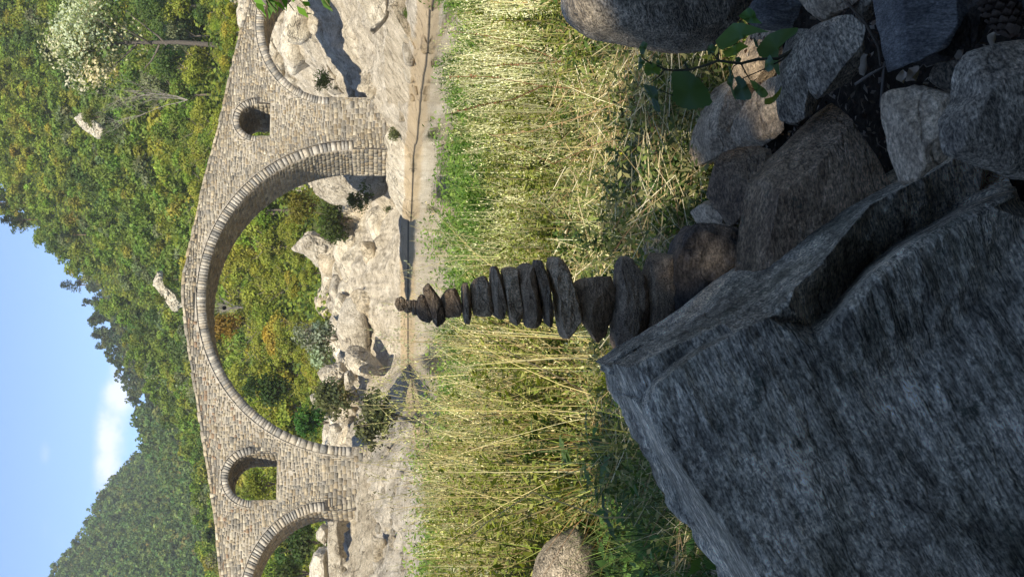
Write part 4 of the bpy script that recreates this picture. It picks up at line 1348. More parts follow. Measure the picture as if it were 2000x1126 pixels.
def pine_meshes(h, rad, col):
    cb, tb = Bag(), Bag()
    tube(tb, [(0, 0, -.5), (.1, 0, h * .5), (0, .05, h)], [.16, .11, .02], 7, (.20, .13, .09))
    lv = 11
    for i in range(lv):
        z = h * (.38 + .6 * i / lv)
        rl = rad * (1 - .75 * i / lv)
        for k in range(5):
            if random.random() < .15:
                continue
            a = k * 1.257 + i * .8 + random.uniform(-.3, .3)
            L = rl * random.uniform(.6, 1.1)
            e = np.array([math.cos(a) * L, math.sin(a) * L, z + L * .18])
            tube(tb, [(0, 0, z), e], [.035, .01], 4, (.14, .10, .08))
            n_ = 26
            q = rng.uniform(.35, 1.05, (n_, 1))
            P = np.array([0, 0, z]) * (1 - q) + e * q + rng.normal(size=(n_, 3)) * [.22, .22, .10]
            cards(cb, P, rng.normal(size=(n_, 3)) * .6 + [0, 0, 1], .42, .2, np.array(col) * rng.uniform(.7, 1.3, (n_, 1)))
    return cb.mesh('crown', M_leaf), tb.mesh('trunk', M_bark, True)


def place_tree(name, meshes, loc, s, rz, label, cat='tree', group=None, wob=True):
    r = empty(name, loc)
    r.rotation_euler = (0, 0, rz)
    r.scale = (s * random.uniform(.9, 1.15), s * random.uniform(.9, 1.15), s * random.uniform(.88, 1.12)) if wob else (s, s, s)
    tag(r, label, cat, group)
    link('crown', meshes[0], parent=r)
    link('trunk', meshes[1], parent=r)
    return r


def hit(x, y, dmin=60, dmax=1200, zoff=0.0):
    """where the line of sight through a photo pixel meets the valley ground"""
    r_ = ray(x, y)
    d = np.geomspace(dmin, dmax, 900)
    P = CAM + r_ * d[:, None]
    g = gzn(P[:, 0], P[:, 1]) + zoff
    k = np.argmax(P[:, 2] < g)
    if not (P[:, 2] < g).any():
        k = len(d) - 1
    q = P[k].copy()
    q[2] = g[k] - zoff
    return q


COLS = dict(olive=(.18, .195, .030), yellow=(.235, .225, .032), green=(.125, .175, .030), dark=(.075, .115, .028), grey=(.13, .15, .07), orange=(.26, .20, .03), lime=(.17, .22, .03))
LAB = dict(olive='olive green broadleaf tree in the dense wood on the slope behind the bridge', yellow='yellowing broadleaf tree in the dense wood on the slope behind the bridge',
           green='mid green broadleaf tree in the dense wood on the slope behind the bridge', dark='dark green broadleaf tree in the dense wood on the slope behind the bridge',
           grey='grey green broadleaf tree in the dense wood on the slope behind the bridge', orange='orange tinted autumn tree in the dense wood on the slope behind the bridge',
           lime='fresh light green broadleaf tree in the dense wood on the slope behind the bridge')
COLS = {k: tuple(min(q * 1.33, .34) for q in v) for k, v in COLS.items()}
PROTO = {k: [broad_meshes(h, r, COLS[k], nb, 2400, .27) for (h, r, nb) in ((5.2, 2.3, 12), (4.4, 2.4, 9))] for k in COLS}


def hill_noise(x, y):
    return float(fbm(np.array([[x * .035, y * .02, 0.0]]), 77, 3)[0])


def kind_at(x, y, rs):
    n = hill_noise(x, y)
    r_ = rs.random()
    if y > 225:
        n -= .35
    if n > .25:
        return 'yellow' if r_ < .35 else ('olive' if r_ < .8 else ('orange' if r_ < .83 else 'lime'))
    if n > -.25:
        return 'olive' if r_ < .4 else ('lime' if r_ < .6 else ('green' if r_ < .85 else 'yellow'))
    return 'green' if r_ < .5 else ('dark' if r_ < .72 else ('grey' if r_ < .82 else 'olive'))


def forest():
    rs = np.random.default_rng(11)
    cand = []
    # the near wooded slope
    tries = 0
    while len(cand) < 9000 and tries < 40000:
        tries += 1
        y = 99 * (310 / 99) ** rs.random() if rs.random() < .5 else rs.uniform(99, 320)
        p = rs.uniform(-.27, .27)
        x = p * y
        sp = 1.9 + y * .0055
        cell = (int(x / sp), int(y / sp))
        cand.append((x, y, cell))
    seen, trees = set(), []
    for x, y, cell in cand:
        if cell in seen:
            continue
        seen.add(cell)
        if y < 104 and gz(np.array([x]), np.array([y]))[0] < 1.6:
            continue
        trees.append((x, y))
    trees.sort(key=lambda q: q[1])
    zs = gzn(np.array([q[0] for q in trees]), np.array([q[1] for q in trees]))
    stuff = Bag()
    nind = 0
    for (x, y), z in zip(trees, zs):
        k = kind_at(x, y, rs)
        s = rs.uniform(.6, 1.05) * (1 + .0004 * (y - 100))
        if abs(x - .172 * y) < 5 and 104 < y < 125:
            s *= .45
        if y < 112:
            s *= .55
        if abs(x / y) < .215 and nind < 290:
            nind += 1
            place_tree('broadleaf_tree', PROTO[k][rs.integers(0, 2)], (x, y, z), s, rs.uniform(0, 6.3), LAB[k], 'tree', 'trees of the wood on the slope behind the bridge')
        else:
            h = 4.6 * s
            crown_cards(stuff, (x, y, z + h * .6), (2.3 * s, 2.3 * s, h * .45), 8, 480 if abs(x / y) < .22 else 25, .46, COLS[k], .22)
    # low scrub filling the ground between the crowns
    m_ = 90000
    y = 98 * (310 / 98) ** rs.random(m_)
    p = rs.uniform(-.225, .225, m_)
    x = p * y
    g_ = gz(x, y)
    z = gzn(x, y)
    k = (y > 104) | (g_ > 3.0)
    x, y, z = x[k], y[k], z[k]
    m_ = len(x)
    cc = np.clip(np.array([COLS['olive'], COLS['green'], COLS['lime'], COLS['dark']])[rs.integers(0, 4, m_)] * rs.uniform(.6, 1.2, (m_, 1)), .01, .4)
    cards(stuff, np.stack([x, y, z + rs.uniform(0, 1.0, m_) ** 2 * 1.3], 1), rs.normal(size=(m_, 3)) * .6 + [0, -.4, 1], rs.uniform(.25, .6, m_) * (1 + (y - 100) * .004), rs.uniform(.2, .4, m_) * (1 + (y - 100) * .004), cc)
    # the conifer ridge behind it
    n_ = 2300
    ys = rs.uniform(302, 540, n_)
    xs = rs.uniform(-.2, .12, n_) * ys
    zz = gzn(xs, ys)
    for x, y, z in zip(xs, ys, zz):
        col = np.array([(.060, .095, .042), (.048, .082, .040), (.09, .12, .042), (.13, .145, .045)][rs.integers(0, 4)])
        h = rs.uniform(4.0, 7.0)
        crown_cards(stuff, (x, y, z + h * .5), (rs.uniform(1.8, 2.6),) * 2 + (h * .5,), 6, 110, 1.0, col, .25)
    # the far wooded hill on the left
    n_ = 5200
    ys = rs.uniform(340, 790, n_)
    xs = rs.uniform(-.30, -.085, n_) * ys
    zz = gzn(xs, ys)
    for x, y, z in zip(xs, ys, zz):
        col = np.array([(.105, .17, .05), (.09, .15, .048), (.135, .195, .055), (.16, .20, .055), (.20, .20, .055)][rs.choice(5, p=[.3, .28, .22, .15, .05])])
        h = rs.uniform(5, 10)
        crown_cards(stuff, (x, y, z + h * .5), (rs.uniform(2.4, 4.0),) * 2 + (h * .5,), 5, 85, 1.35, col, .25)
    o = stuff.obj('forest', M_leaf)
    tag(o, 'unbroken woodland covering the far valley sides and ridges', 'woodland', kind='stuff')


forest()


def spot_tree(name, px, meshes, hgt, label, d=None, cat='tree', group=None, rz=0.0):
    """px: photo pixel of the foot"""
    if d is None:
        q = hit(*px)
    else:
        q = at(px[0], px[1], d)
        q[2] = min(q[2], float(gzn(np.array([q[0]]), np.array([q[1]]))[0]) + .1)
    return place_tree(name, meshes, q, hgt, rz, label, cat, group, wob=False)


# pale blossoming tree, upper right
cb, tb = Bag(), Bag()
crown_cards(cb, (0, 0, 8.0), (3.4, 3.0, 3.6), 13, 1500, .34, (.11, .15, .04), .2)
crown_cards(cb, (0, 0, 8.6), (3.9, 3.2, 3.7), 17, 6500, .22, (.56, .55, .36), .10)
tube(tb, [(0, 0, -.5), (.2, 0, 3), (.1, 0, 6), (0, 0, 9)], [.2, .16, .1, .03], 7, (.10, .085, .07))
for pth, rr_ in limb_paths(9, .2, 3, 9, .4):
    tube(tb, pth, rr_, 5, (.12, .10, .08))
q = at(335, 88, 125)
q[2] = float(gzn(np.array([q[0]]), np.array([q[1]]))[0])
hq = (at(75, 95, 125)[2] - q[2])
place_tree('flowering_tree', (cb.mesh('crown', M_leaf), tb.mesh('trunk', M_bark, True)), q, hq / 12.0, 0, 'tall tree covered in creamy white blossom on the slope at the upper right', 'tree', wob=False)


def bare_tree(px, d, hpx, label, seed, col=(.30, .265, .22)):
    rs = random.Random(seed)
    q = at(px[0], px[1], d)
    h = hpx / FPX * d
    b = Bag()

    def br(p, dr, L, r, depth):
        path = [p]
        for k in range(4):
            dr = unit(dr + np.array([rs.uniform(-.16, .16), rs.uniform(-.16, .16), .05]))
            p = p + dr * L / 4
            path.append(p)
        tube(b, path, np.linspace(r, r * .5, 5), 5, col)
        if depth:
            for k in range(3 if depth > 1 else 4):
                br(path[rs.randint(1, 4)], unit(dr + np.array([rs.uniform(-.8, .8), rs.uniform(-.8, .8), rs.uniform(-.1, .6)])), L * rs.uniform(.55, .8), r * .55, depth - 1)
    for k in range(4):
        br(np.array([0, 0, -.2]), unit(np.array([rs.uniform(-.5, .5), rs.uniform(-.4, .4), 1])), h * .5, .036, 3)
    o = b.obj('bare_tree', M_bark, base=np.zeros(3))
    o.location = q
    tag(o, label, 'tree')


bare_tree((362, 195), 116, 165, 'leafless pale grey tree in front of the wood right of the bridge crown', 3)
bare_tree((470, 600), 108, 60, 'small leafless shrub hanging under the crown of the main arch', 5, (.30, .26, .22))

PINE = pine_meshes(8, 2.2, (.035, .060, .030))
PINE2 = pine_meshes(9, 2.6, (.050, .080, .040))
for (x, y, hpx, lab, pm) in ((160, 458, 42, 'lone pine breaking the skyline above the crown of the bridge', PINE2), (172, 556, 50, 'tall thin pine on the skyline left of the lone pine', PINE2),
                             (200, 582, 28, 'small dark pine where the back ridge begins', PINE), (208, 655, 34, 'pine with a leaning top on the back ridge', PINE),
                             (262, 792, 16, 'tiny pine at the low end of the back ridge', PINE), (60, 428, 60, 'shaggy conifer at the top of the near slope', PINE), (35, 395, 60, 'dense conifer at the very top edge of the near slope', PINE)):
    q = hit(x + 14, y, 120, 560)
    d = q[1]
    q2 = at(x, y, d)
    q[2] = min(q[2], q2[2])
    place_tree('pine_tree', pm, q, hpx * 1.25 / FPX * d / 8.5, random.uniform(0, 6), lab, 'tree', wob=False)


def shrub(px, size_px, d, col, label, leaf=None, wide=1.0, nl=900, name='shrub', col2=None, sink=.1):
    """px: photo pixel of the crown centre; size_px: height in photo pixels"""
    hh = size_px / FPX * d
    c = at(px[0], px[1], d)
    r = empty(name, (c[0], c[1], c[2] - hh / 2))
    tag(r, label, name)
    cb, tb = Bag(), Bag()
    lf = leaf or hh * .09
    crown_cards(cb, (0, 0, hh * .42), (hh * .55 * wide, hh * .5, hh * .55), 12, int(nl * 1.4), lf * .85, col, .22)
    if col2:
        crown_cards(cb, (0, 0, hh / 2), (hh * .58 * wide, hh * .5, hh * .58), 10, nl // 2, lf, col2, .2)
    for k in range(6):
        a = k * 1.05
        tube(tb, [(0, 0, -sink * hh * .3), (math.cos(a) * hh * .12 * wide, math.sin(a) * hh * .1, hh * .4), (math.cos(a) * hh * .3 * wide, math.sin(a) * hh * .25, hh * .8)], [hh * .012, hh * .009, hh * .004], 5, (.13, .10, .07))
    cb.obj('foliage', M_leaf, r)
    tb.obj('stems', M_bark, r)
    return r


for a in (
    ((618, 660), 95, 88, (.25, .29, .19), 'silvery grey green shrub on the rocks under the main arch', dict(wide=1.1, nl=1600)),
    ((640, 770), 100, 82, (.13, .15, .06), 'fine leaved olive shrub between white rocks right of the left pier', dict(nl=1500)),
    ((735, 815), 110, 56, (.085, .10, .04), 'dark twiggy bush on the water edge right of the left pier', dict(nl=1500)),
    ((600, 825), 80, 84, (.045, .12, .018), 'bright green leafy bush right beside the left pier', dict(nl=1300)),
    ((520, 760), 90, 90, (.05, .085, .02), 'green conifer like tree under the left half of the main arch', dict(nl=1400)),
    ((640, 430), 90, 92, (.075, .105, .022), 'low green bush above the jagged outcrop under the main arch', dict(nl=1300, wide=1.2)),
    ((575, 400), 80, 88, (.15, .145, .022), 'yellow green bush next to the inside of the right pier', dict(nl=1300)),
    ((430, 640), 70, 100, (.27, .17, .03), 'orange yellow autumn bush seen just under the crown of the main arch', dict(nl=1000)),
    ((700, 385), 60, 76, (.10, .13, .03), 'small scrubby bush on the low bank rock under the main arch', dict(nl=800)),
    ((757, 408), 22, 74, (.07, .10, .022), 'tuft of green plants on the rock at the foot of the pool', dict(nl=400)),
    ((768, 262), 40, 66, (.11, .13, .045), 'ivy like plants growing at the foot of the right pier', dict(nl=700)),
    ((628, 155), 48, 74, (.15, .19, .05), 'green shrub rooted in the rock beside the right arch', dict(nl=800)),
    ((655, 172), 16, 73, (.10, .12, .03), 'tiny tuft below the green shrub beside the right arch', dict(nl=250)),
    ((797, 25), 40, 50, (.07, .12, .02), 'green reed tuft at the water edge on the right', dict(nl=700)),
    ((778, 350), 16, 72, (.12, .13, .03), 'thin grassy tuft on the tan waterline rock', dict(nl=300)),
    ((500, 945), 70, 84, (.14, .16, .022), 'yellow green bush seen through the left window of the bridge', dict(nl=1200, wide=1.2)),
    ((520, 232), 40, 84, (.12, .13, .022), 'green bush seen through the right window of the bridge', dict(nl=800, wide=1.3)),
    ((575, 1060), 90, 92, (.055, .085, .02), 'dark green bush behind the left arch', dict(nl=1500, wide=1.2)),
    ((560, 1120), 90, 96, (.085, .12, .022), 'lighter green bush at the edge behind the left arch', dict(nl=1300)),
    ((172, 228), 44, 168, (.15, .17, .03), 'bush partly covering the upper crag on the wooded slope', dict(nl=900)),
    ((212, 262), 36, 168, (.10, .15, .03), 'bush under the upper crag on the wooded slope', dict(nl=900)),
    ((330, 545), 34, 150, (.12, .16, .03), 'bush beside the white crag above the bridge crown', dict(nl=900)),
    ((312, 585), 26, 150, (.17, .18, .03), 'small bush left of the white crag above the bridge crown', dict(nl=700)),
    ((707, 875 + 60), 12, 60, (.16, .17, .03), 'small grass tuft on the foot of the left pier', dict(nl=200)),
):
    shrub(a[0], a[1], a[2], a[3], a[4], **a[5])


# ------------------------------------------------------------------ vegetation of the near bank
def bank_points(n, ymin, ymax, rs, pw=1.0, pmin=-.36, pmax=.36):
    t = rs.random(n)
    # even over the picture: depth distributed like its inverse
    y = 1 / ((1 / ymin) * (1 - t ** pw) + (1 / ymax) * t ** pw)
    p = rs.uniform(pmin, pmax, n)
    x = p * y
    return x, y


def in_rocks(x, y):
    """the stony corner at the right foreground and the granite boulder carry no grass"""
    return ((x / y < -.15) & (y > 2.7) & (y < 4.25)) | ((x > .02) & (x < .78) & (y < 2.75)) | ((x < .02) & (y < 2.2)) | ((x > -.12) & (x < .1) & (y < 2.6))


def blades(bag, x, y, z, h, wd, col, lean, rs, curve=.5, seg=3):
    n = len(x)
    a = rs.uniform(0, 2 * math.pi, n)
    dr = np.stack([np.cos(a), np.sin(a)], 1) * lean[:, None]
    face = rs.uniform(-.9, .9, n)
    sx, sy = np.cos(face), np.sin(face)
    V = np.empty((n, 2 * (seg + 1), 3))
    for k in range(seg + 1):
        t = k / seg
        off = dr * (t ** (1 + curve))[..., None] if np.ndim(t) else dr * t ** (1 + curve)
        hz = h * (t - .25 * t * t * np.minimum(lean / (h + 1e-6), 1))
        ww = wd * (1 - .85 * t) * .5
        V[:, 2 * k] = np.stack([x + off[:, 0] - sx * ww, y + off[:, 1] - sy * ww, z + hz], 1)
        V[:, 2 * k + 1] = np.stack([x + off[:, 0] + sx * ww, y + off[:, 1] + sy * ww, z + hz], 1)
    base = np.arange(n)[:, None] * (2 * (seg + 1))
    Q = []
    for k in range(seg):
        Q.append(base + np.array([2 * k, 2 * k + 1, 2 * k + 3, 2 * k + 2]))
    bag.add(V.reshape(-1, 3), np.concatenate(Q), None, np.repeat(col, 2 * (seg + 1), 0))
    return dr


def pick(cols, n, rs, var=.2, prob=None):
    c = np.array(cols)[rs.choice(len(cols), n, p=prob)]
    return np.clip(c * (1 + var * rs.normal(size=(n, 1))), .005, .95)


def build_bank_vegetation():
    rs = np.random.default_rng(3)
    # dry grass
    bag = Bag()
    x, y = bank_points(52000, 2.3, 24, rs, 1.0)
    k = ~in_rocks(x, y)
    x, y = x[k], y[k]
    bare = fbm(np.stack([x * 1.6 + 40, y * .9, 0 * x], 1), 61, 3) > .22
    k = ~bare | (rs.random(len(x)) < .35)
    x, y = x[k], y[k]
    z = gzn(x, y) - .02
    n = len(x)
    patch = fbm(np.stack([x * 1.3, y * .6, 0 * x], 1), 8, 3)
    h = rs.uniform(.08, .30, n) * (1 + .4 * patch)
    h = h * np.clip((y - 1.5) / 2.5, .35, 1) * (1 + .5 * np.clip(fbm(np.stack([x * 1.1 + 7, y * .5, 0 * x], 1), 38, 3), -.6, 1.2))
    tone = 1 + .65 * fbm(np.stack([x * 2.1, y * 1.0, 0 * x + 9], 1), 71, 3)[:, None] * np.array([[.6, .9, 1.0]])
    straw = np.array([[.80, .76, .60]]) * tone * pick([(.60, .49, .27), (.46, .35, .18), (.74, .65, .43), (.30, .20, .10), (.38, .34, .13)], n, rs, .2)
    grn = pick([(.20, .29, .04), (.30, .37, .07), (.12, .19, .03), (.38, .42, .12)], n, rs, .25)
    leftg = np.clip((-.10 - x / y) / .06, 0, 1) * .35
    g = (rs.random(n) < np.clip(.50 - patch * .40 + leftg + np.clip((y - 8) / 10, 0, .45), .05, .95))[:, None]
    blades(bag, x, y, z, h, .003 + .0007 * y * rs.uniform(.7, 1.3, n), np.where(g, grn, straw), rs.uniform(.0, .34, n) * (h / .2), rs)
    # broken straws lying every way over it
    m_ = 13000
    x, y = bank_points(m_, 2.5, 20, rs, 1.0)
    k = ~in_rocks(x, y)
    x, y = x[k], y[k]
    m_ = len(x)
    P = np.stack([x, y, gzn(x, y) + rs.uniform(.01, .20, m_)], 1)
    d_ = unit(rs.normal(size=(m_, 3)) * [1, .6, .5])
    L_ = rs.uniform(.06, .28, (m_, 1))
    w_ = (.0009 + .0003 * y)[:, None] * np.array([[0.2, 0, 1.0]])
    V = np.stack([P - d_ * L_ / 2 - w_ / 2, P - d_ * L_ / 2 + w_ / 2, P + d_ * L_ / 2 + w_ / 2, P + d_ * L_ / 2 - w_ / 2], 1).reshape(-1, 3)
    bag.add(V, np.arange(4 * m_).reshape(m_, 4), None, np.repeat(pick([(.64, .54, .32), (.48, .36, .18), (.26, .17, .09), (.74, .66, .46)], m_, rs, .15), 4, 0))
    o = bag.obj('dry_grass', M_blade)
    tag(o, 'mixed straw coloured and green grass covering the near river bank', 'grass', kind='stuff')
    # leafy herbs low among the grass, thick green near the water
    bag = Bag()
    x, y = bank_points(22000, 2.6, 21, rs, .8)
    k = ~in_rocks(x, y)
    x, y = x[k], y[k]
    patch = fbm(np.stack([x * .9, y * .35, 0 * x], 1), 18, 3)
    keep = rs.random(len(x)) < np.clip(.42 + patch * .35 + np.clip((y - 7) / 8, 0, .6) + np.clip((-.1 - x / y) * 3, 0, .5), .08, 1)
    x, y = x[keep], y[keep]
    n = len(x)
    z = gzn(x, y)
    pr = x / y
    big_ = np.clip(fbm(np.stack([x * .8, y * .25, 0 * x + 6], 1), 48, 3) + .35, 0, 1.1)
    hh = rs.uniform(.10, .26, n) * (1 + 2.2 * big_ * np.clip((y - 6) / 7, 0, 1))
    nl = 20
    t = rs.random((n, nl))
    a = rs.uniform(0, 6.28, (n, nl))
    sp = (.02 + .08 * rs.random((n, nl))) * (1 + .04 * y[:, None])
    P = np.stack([x[:, None] + np.cos(a) * sp, y[:, None] + np.sin(a) * sp, z[:, None] + hh[:, None] * (.15 + .85 * t)], -1).reshape(-1, 3)
    yl = (fbm(np.stack([x * .7, y * .3, 0 * x + 3], 1), 28, 2) > .1)
    c1 = pick([(.14, .23, .04), (.09, .16, .03), (.20, .28, .06)], n, rs, .2)
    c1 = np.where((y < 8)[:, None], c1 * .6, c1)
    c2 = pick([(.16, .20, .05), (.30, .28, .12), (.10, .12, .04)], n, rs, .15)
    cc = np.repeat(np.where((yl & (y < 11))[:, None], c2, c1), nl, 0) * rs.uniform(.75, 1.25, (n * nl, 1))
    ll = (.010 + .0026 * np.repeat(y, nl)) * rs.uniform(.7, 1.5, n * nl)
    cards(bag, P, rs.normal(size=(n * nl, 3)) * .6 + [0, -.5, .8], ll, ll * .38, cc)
    o = bag.obj('leafy_herbs', M_leaf)
    tag(o, 'low leafy green herbs growing thick towards the water', 'herbs', kind='stuff')
    # pale seed stalks: thin stems with many tiny seed heads
    bag = Bag()

    def stalks(n, ymin, ymax, pmin, pmax, hmin, hmax, cols, seedn, lean, wk=1.0, leafs=.010):
        x, y = bank_points(n, ymin, ymax, rs, 1, pmin, pmax)
        k = ~in_rocks(x, y)
        x, y = x[k], y[k]
        n = len(x)
        z = gzn(x, y) - .01
        h = rs.uniform(hmin, hmax, n)
        ln = rs.uniform(0, lean, n)
        col = pick(cols, n, rs, .15)
        col = np.clip(col * (1 + .5 * fbm(np.stack([x * 1.5, y * .8, 0 * x + 19], 1), 81, 3)[:, None]), .02, .9)
        dr = blades(bag, x, y, z, h, wk * (.0022 + .00045 * y), col, ln, rs, .6, 4)
        if seedn:
            t = rs.uniform(.45, 1.0, (n, seedn))
            off = dr[:, None, :] * (t ** 1.6)[..., None]
            P = np.stack([x[:, None] + off[..., 0], y[:, None] + off[..., 1], z[:, None] + h[:, None] * (t - .25 * t * t * np.minimum(ln / h, 1)[:, None])], -1)
            P = P + rs.normal(size=P.shape) * .012 * (1.25 - t)[..., None] * 3
            P = P.reshape(-1, 3)
            s = (leafs * .32 + .0006 * np.repeat(y, seedn)) * rs.uniform(.6, 1.4, n * seedn)
            cards(bag, P, rs.normal(size=P.shape), s * 1.6, s * .6, np.repeat(np.minimum(col * 1.1, .9), seedn, 0), up=np.array([[0, 0, 1.0]]))
    pale = [(.62, .58, .34), (.55, .52, .28), (.42, .44, .18)]
    yel = [(.64, .53, .24), (.52, .43, .17), (.38, .38, .12), (.70, .62, .34), (.36, .25, .12)]
    stalks(420, 5, 15, .10, .22, .28, .60, pale, 26, .16)
    stalks(260, 6, 15, -.03, .10, .25, .55, pale + [(.40, .46, .14)], 20, .2)
    stalks(360, 5, 16, -.02, .12, .16, .36, pale, 18, .15)
    stalks(650, 3.6, 13, -.22, -.035, .28, .66, yel, 14, .34)
    stalks(260, 4.2, 8, -.20, -.03, .55, .82, yel, 16, .45)
    stalks(1300, 3.2, 16, -.36, .36, .15, .38, yel + pale, 8, .2)
    stalks(200, 3.0, 9, -.24, -.10, .35, .60, [(.30, .34, .07), (.40, .38, .10)], 6, .25)
    o = bag.obj('seed_stalks', M_blade)
    tag(o, 'tall thin dry stems with pale seed heads standing over the grass', 'dry stems', kind='stuff')
    # long grass of the shaded left foreground
    bag = Bag()
    x, y = bank_points(11000, 1.6, 5.2, rs, 1, -.45, -.07)
    k = (y > 2.2) | (x < -.85)
    x, y = x[k], y[k]
    n = len(x)
    z = gzn(x, y) - .01
    h = rs.uniform(.10, .30, n)
    blades(bag, x, y, z, h, .004 * rs.uniform(.6, 1.6, n), pick([(.10, .16, .035), (.14, .20, .045), (.07, .11, .03), (.22, .22, .08)], n, rs, .2), rs.uniform(.03, .22, n), rs)
    x, y = bank_points(500, 2.2, 5.0, rs, 1, -.24, -.08)
    for xx, yy in zip(x, y):
        zz = float(gz(xx, yy))
        m_ = 7
        P = np.array([xx, yy, zz + .05]) + rs.normal(size=(m_, 3)) * [.05, .05, .04] + [0, 0, .04]
        cards(bag, P, rs.normal(size=(m_, 3)) * .5 + [0, -.3, 1], .045, .022, pick([(.07, .14, .03), (.10, .18, .035)], m_, rs))
    o = bag.obj('shaded_grass', M_blade)
    tag(o, 'green grass and small leaves left of the granite boulder', 'grass', kind='stuff')


build_bank_vegetation()


def shoot_meshes(seed, nst, nlf, ln, wd, cols, spread, droop, woody):
    """a clump of upright leafy shoots one metre tall"""
    rs = np.random.default_rng(seed)
    lb, sb = Bag(), Bag()
    for k in range(nst):
        a = rs.uniform(0, 6.28)
        top = np.array([math.cos(a) * spread * rs.uniform(.2, 1), math.sin(a) * spread * rs.uniform(.2, 1), rs.uniform(.55, 1.0)])
        P = [np.zeros(3) + [top[0] * .15, top[1] * .15, 0], top * [.45, .45, .5], top * [.8, .8, .8], top]
        tube(sb, P, [.009, .007, .005, .002], 4, woody)
        t = rs.uniform(.2, 1.0, nlf)
        i = np.minimum((t * 3).astype(int), 2)
        Pa = np.array(P)
        c = Pa[i] + (Pa[i + 1] - Pa[i]) * (t * 3 - i)[:, None]
        az_ = rs.uniform(0, 6.28, nlf)
        dr = np.stack([np.cos(az_), np.sin(az_), rs.uniform(.1, .9, nlf) - droop], 1)
        dr = unit(dr)
        L_ = ln * rs.uniform(.6, 1.3, nlf) * (1.15 - .5 * t)
        n_ = unit(np.cross(dr, np.cross(np.array([0, 0, 1.0]), dr)) + rs.normal(size=(nlf, 3)) * .3)
        cards(lb, c + dr * L_[:, None] * .5, n_, L_, wd * L_, pick(cols, nlf, rs, .18), up=dr * 8)
    return lb.mesh('leaves', M_leaf), sb.mesh('stems', M_blade)


def scatter_shoots():
    rs = np.random.default_rng(41)
    kinds = dict(
        bright=('fresh green leafy shoots growing thick near the water', 'green leafy shoots near the water', [(.13, .24, .04), (.20, .31, .055), (.08, .16, .035)], 11, 34, .16, .22, .30, .1, (.16, .22, .06)),
        olive=('yellow green bushy weed standing in the dry grass of the bank', 'yellow green weeds in the dry grass', [(.24, .27, .05), (.17, .21, .04), (.32, .32, .09)], 10, 44, .085, .35, .34, .2, (.26, .22, .10)),
        grey=('grey green wormwood like weed with feathery tips on the bank', 'grey green weeds on the bank', [(.34, .36, .20), (.25, .28, .14), (.46, .45, .28)], 12, 60, .055, .28, .32, .0, (.34, .30, .17)),
        dark=('dark green broad leaved weed among the dry stems', 'dark green weeds on the bank', [(.06, .11, .025), (.09, .15, .035), (.045, .08, .02)], 8, 26, .13, .42, .36, .3, (.12, .12, .05)))
    protos = {k: [shoot_meshes(100 + 7 * i + j, *v[3:5], v[5], v[6], v[2], v[7], v[8], v[9]) for j in range(3)] for i, (k, v) in enumerate(kinds.items())}
    todo = []
    plan = [('bright', 75, 9, 19, -.10, .22, .35, .62), ('bright', 26, 9, 17, -.24, -.08, .30, .50), ('olive', 100, 3.6, 12, -.20, .20, .16, .36), ('grey', 60, 5, 14, -.20, .21, .22, .46), ('olive', 70, 5, 14, .0, .21, .25, .5),
            ('dark', 60, 3.2, 11, -.22, .19, .14, .34), ('dark', 26, 2.5, 4.4, -.24, -.06, .12, .26), ('olive', 190, 4.0, 13, -.24, -.02, .22, .62), ('dark', 45, 4, 11, -.23, -.03, .20, .42), ('grey', 50, 5, 13, -.23, -.02, .30, .65), ('dark', 30, 4, 9, .02, .20, .14, .30), ('dark', 12, 2.75, 3.5, .03, .13, .10, .17)]
    for k, n_, y0, y1, p0, p1, h0, h1 in plan:
        x, y = bank_points(n_, y0, y1, rs, 1, p0, p1)
        for a, b_ in zip(x, y):
            if bool(in_rocks(np.array([a]), np.array([b_]))[0]):
                continue
            todo.append((k, a, b_, rs.integers(0, 3), rs.uniform(h0, h1)))
    todo.sort(key=lambda q: -q[4] / q[2])
    rest = Bag()
    for cnt_, (k, a, b_, pi_, s_) in enumerate(todo):
            m_ = protos[k][pi_]
            if cnt_ >= 285:
                for me in m_:
                    nv = len(me.vertices)
                    V = np.empty(nv * 3, np.float32)
                    me.vertices.foreach_get('co', V)
                    cl = np.empty(nv * 4, np.float32)
                    me.color_attributes['Col'].data.foreach_get('color', cl)
                    fi = np.empty(len(me.loops), np.int32)
                    me.loops.foreach_get('vertex_index', fi)
                    t_ = rs.uniform(0, 6.28)
                    V = V.reshape(-1, 3) @ np.array([[math.cos(t_), math.sin(t_), 0], [-math.sin(t_), math.cos(t_), 0], [0, 0, 1]])
                    rest.add(V * s_ + [a, b_, float(gzn(np.array([a]), np.array([b_]))[0])], fi.reshape(-1, 4), None, cl.reshape(-1, 4)[:, :3])
                continue
            r_ = empty('leafy_weed', (a, b_, float(gzn(np.array([a]), np.array([b_]))[0]) - .01))
            r_.rotation_euler = (rs.uniform(-.15, .15), rs.uniform(-.15, .15), rs.uniform(0, 6.28))
            r_.scale = (s_ * rs.uniform(.8, 1.2),) * 2 + (s_,)
            tag(r_, kinds[k][0], 'weed', kinds[k][1])
            link('leaves', m_[0], parent=r_)
            link('stems', m_[1], parent=r_)
    tag(rest.obj('undergrowth', M_leaf), 'small weeds mixed through the grass of the bank', 'weeds', kind='stuff')


scatter_shoots()


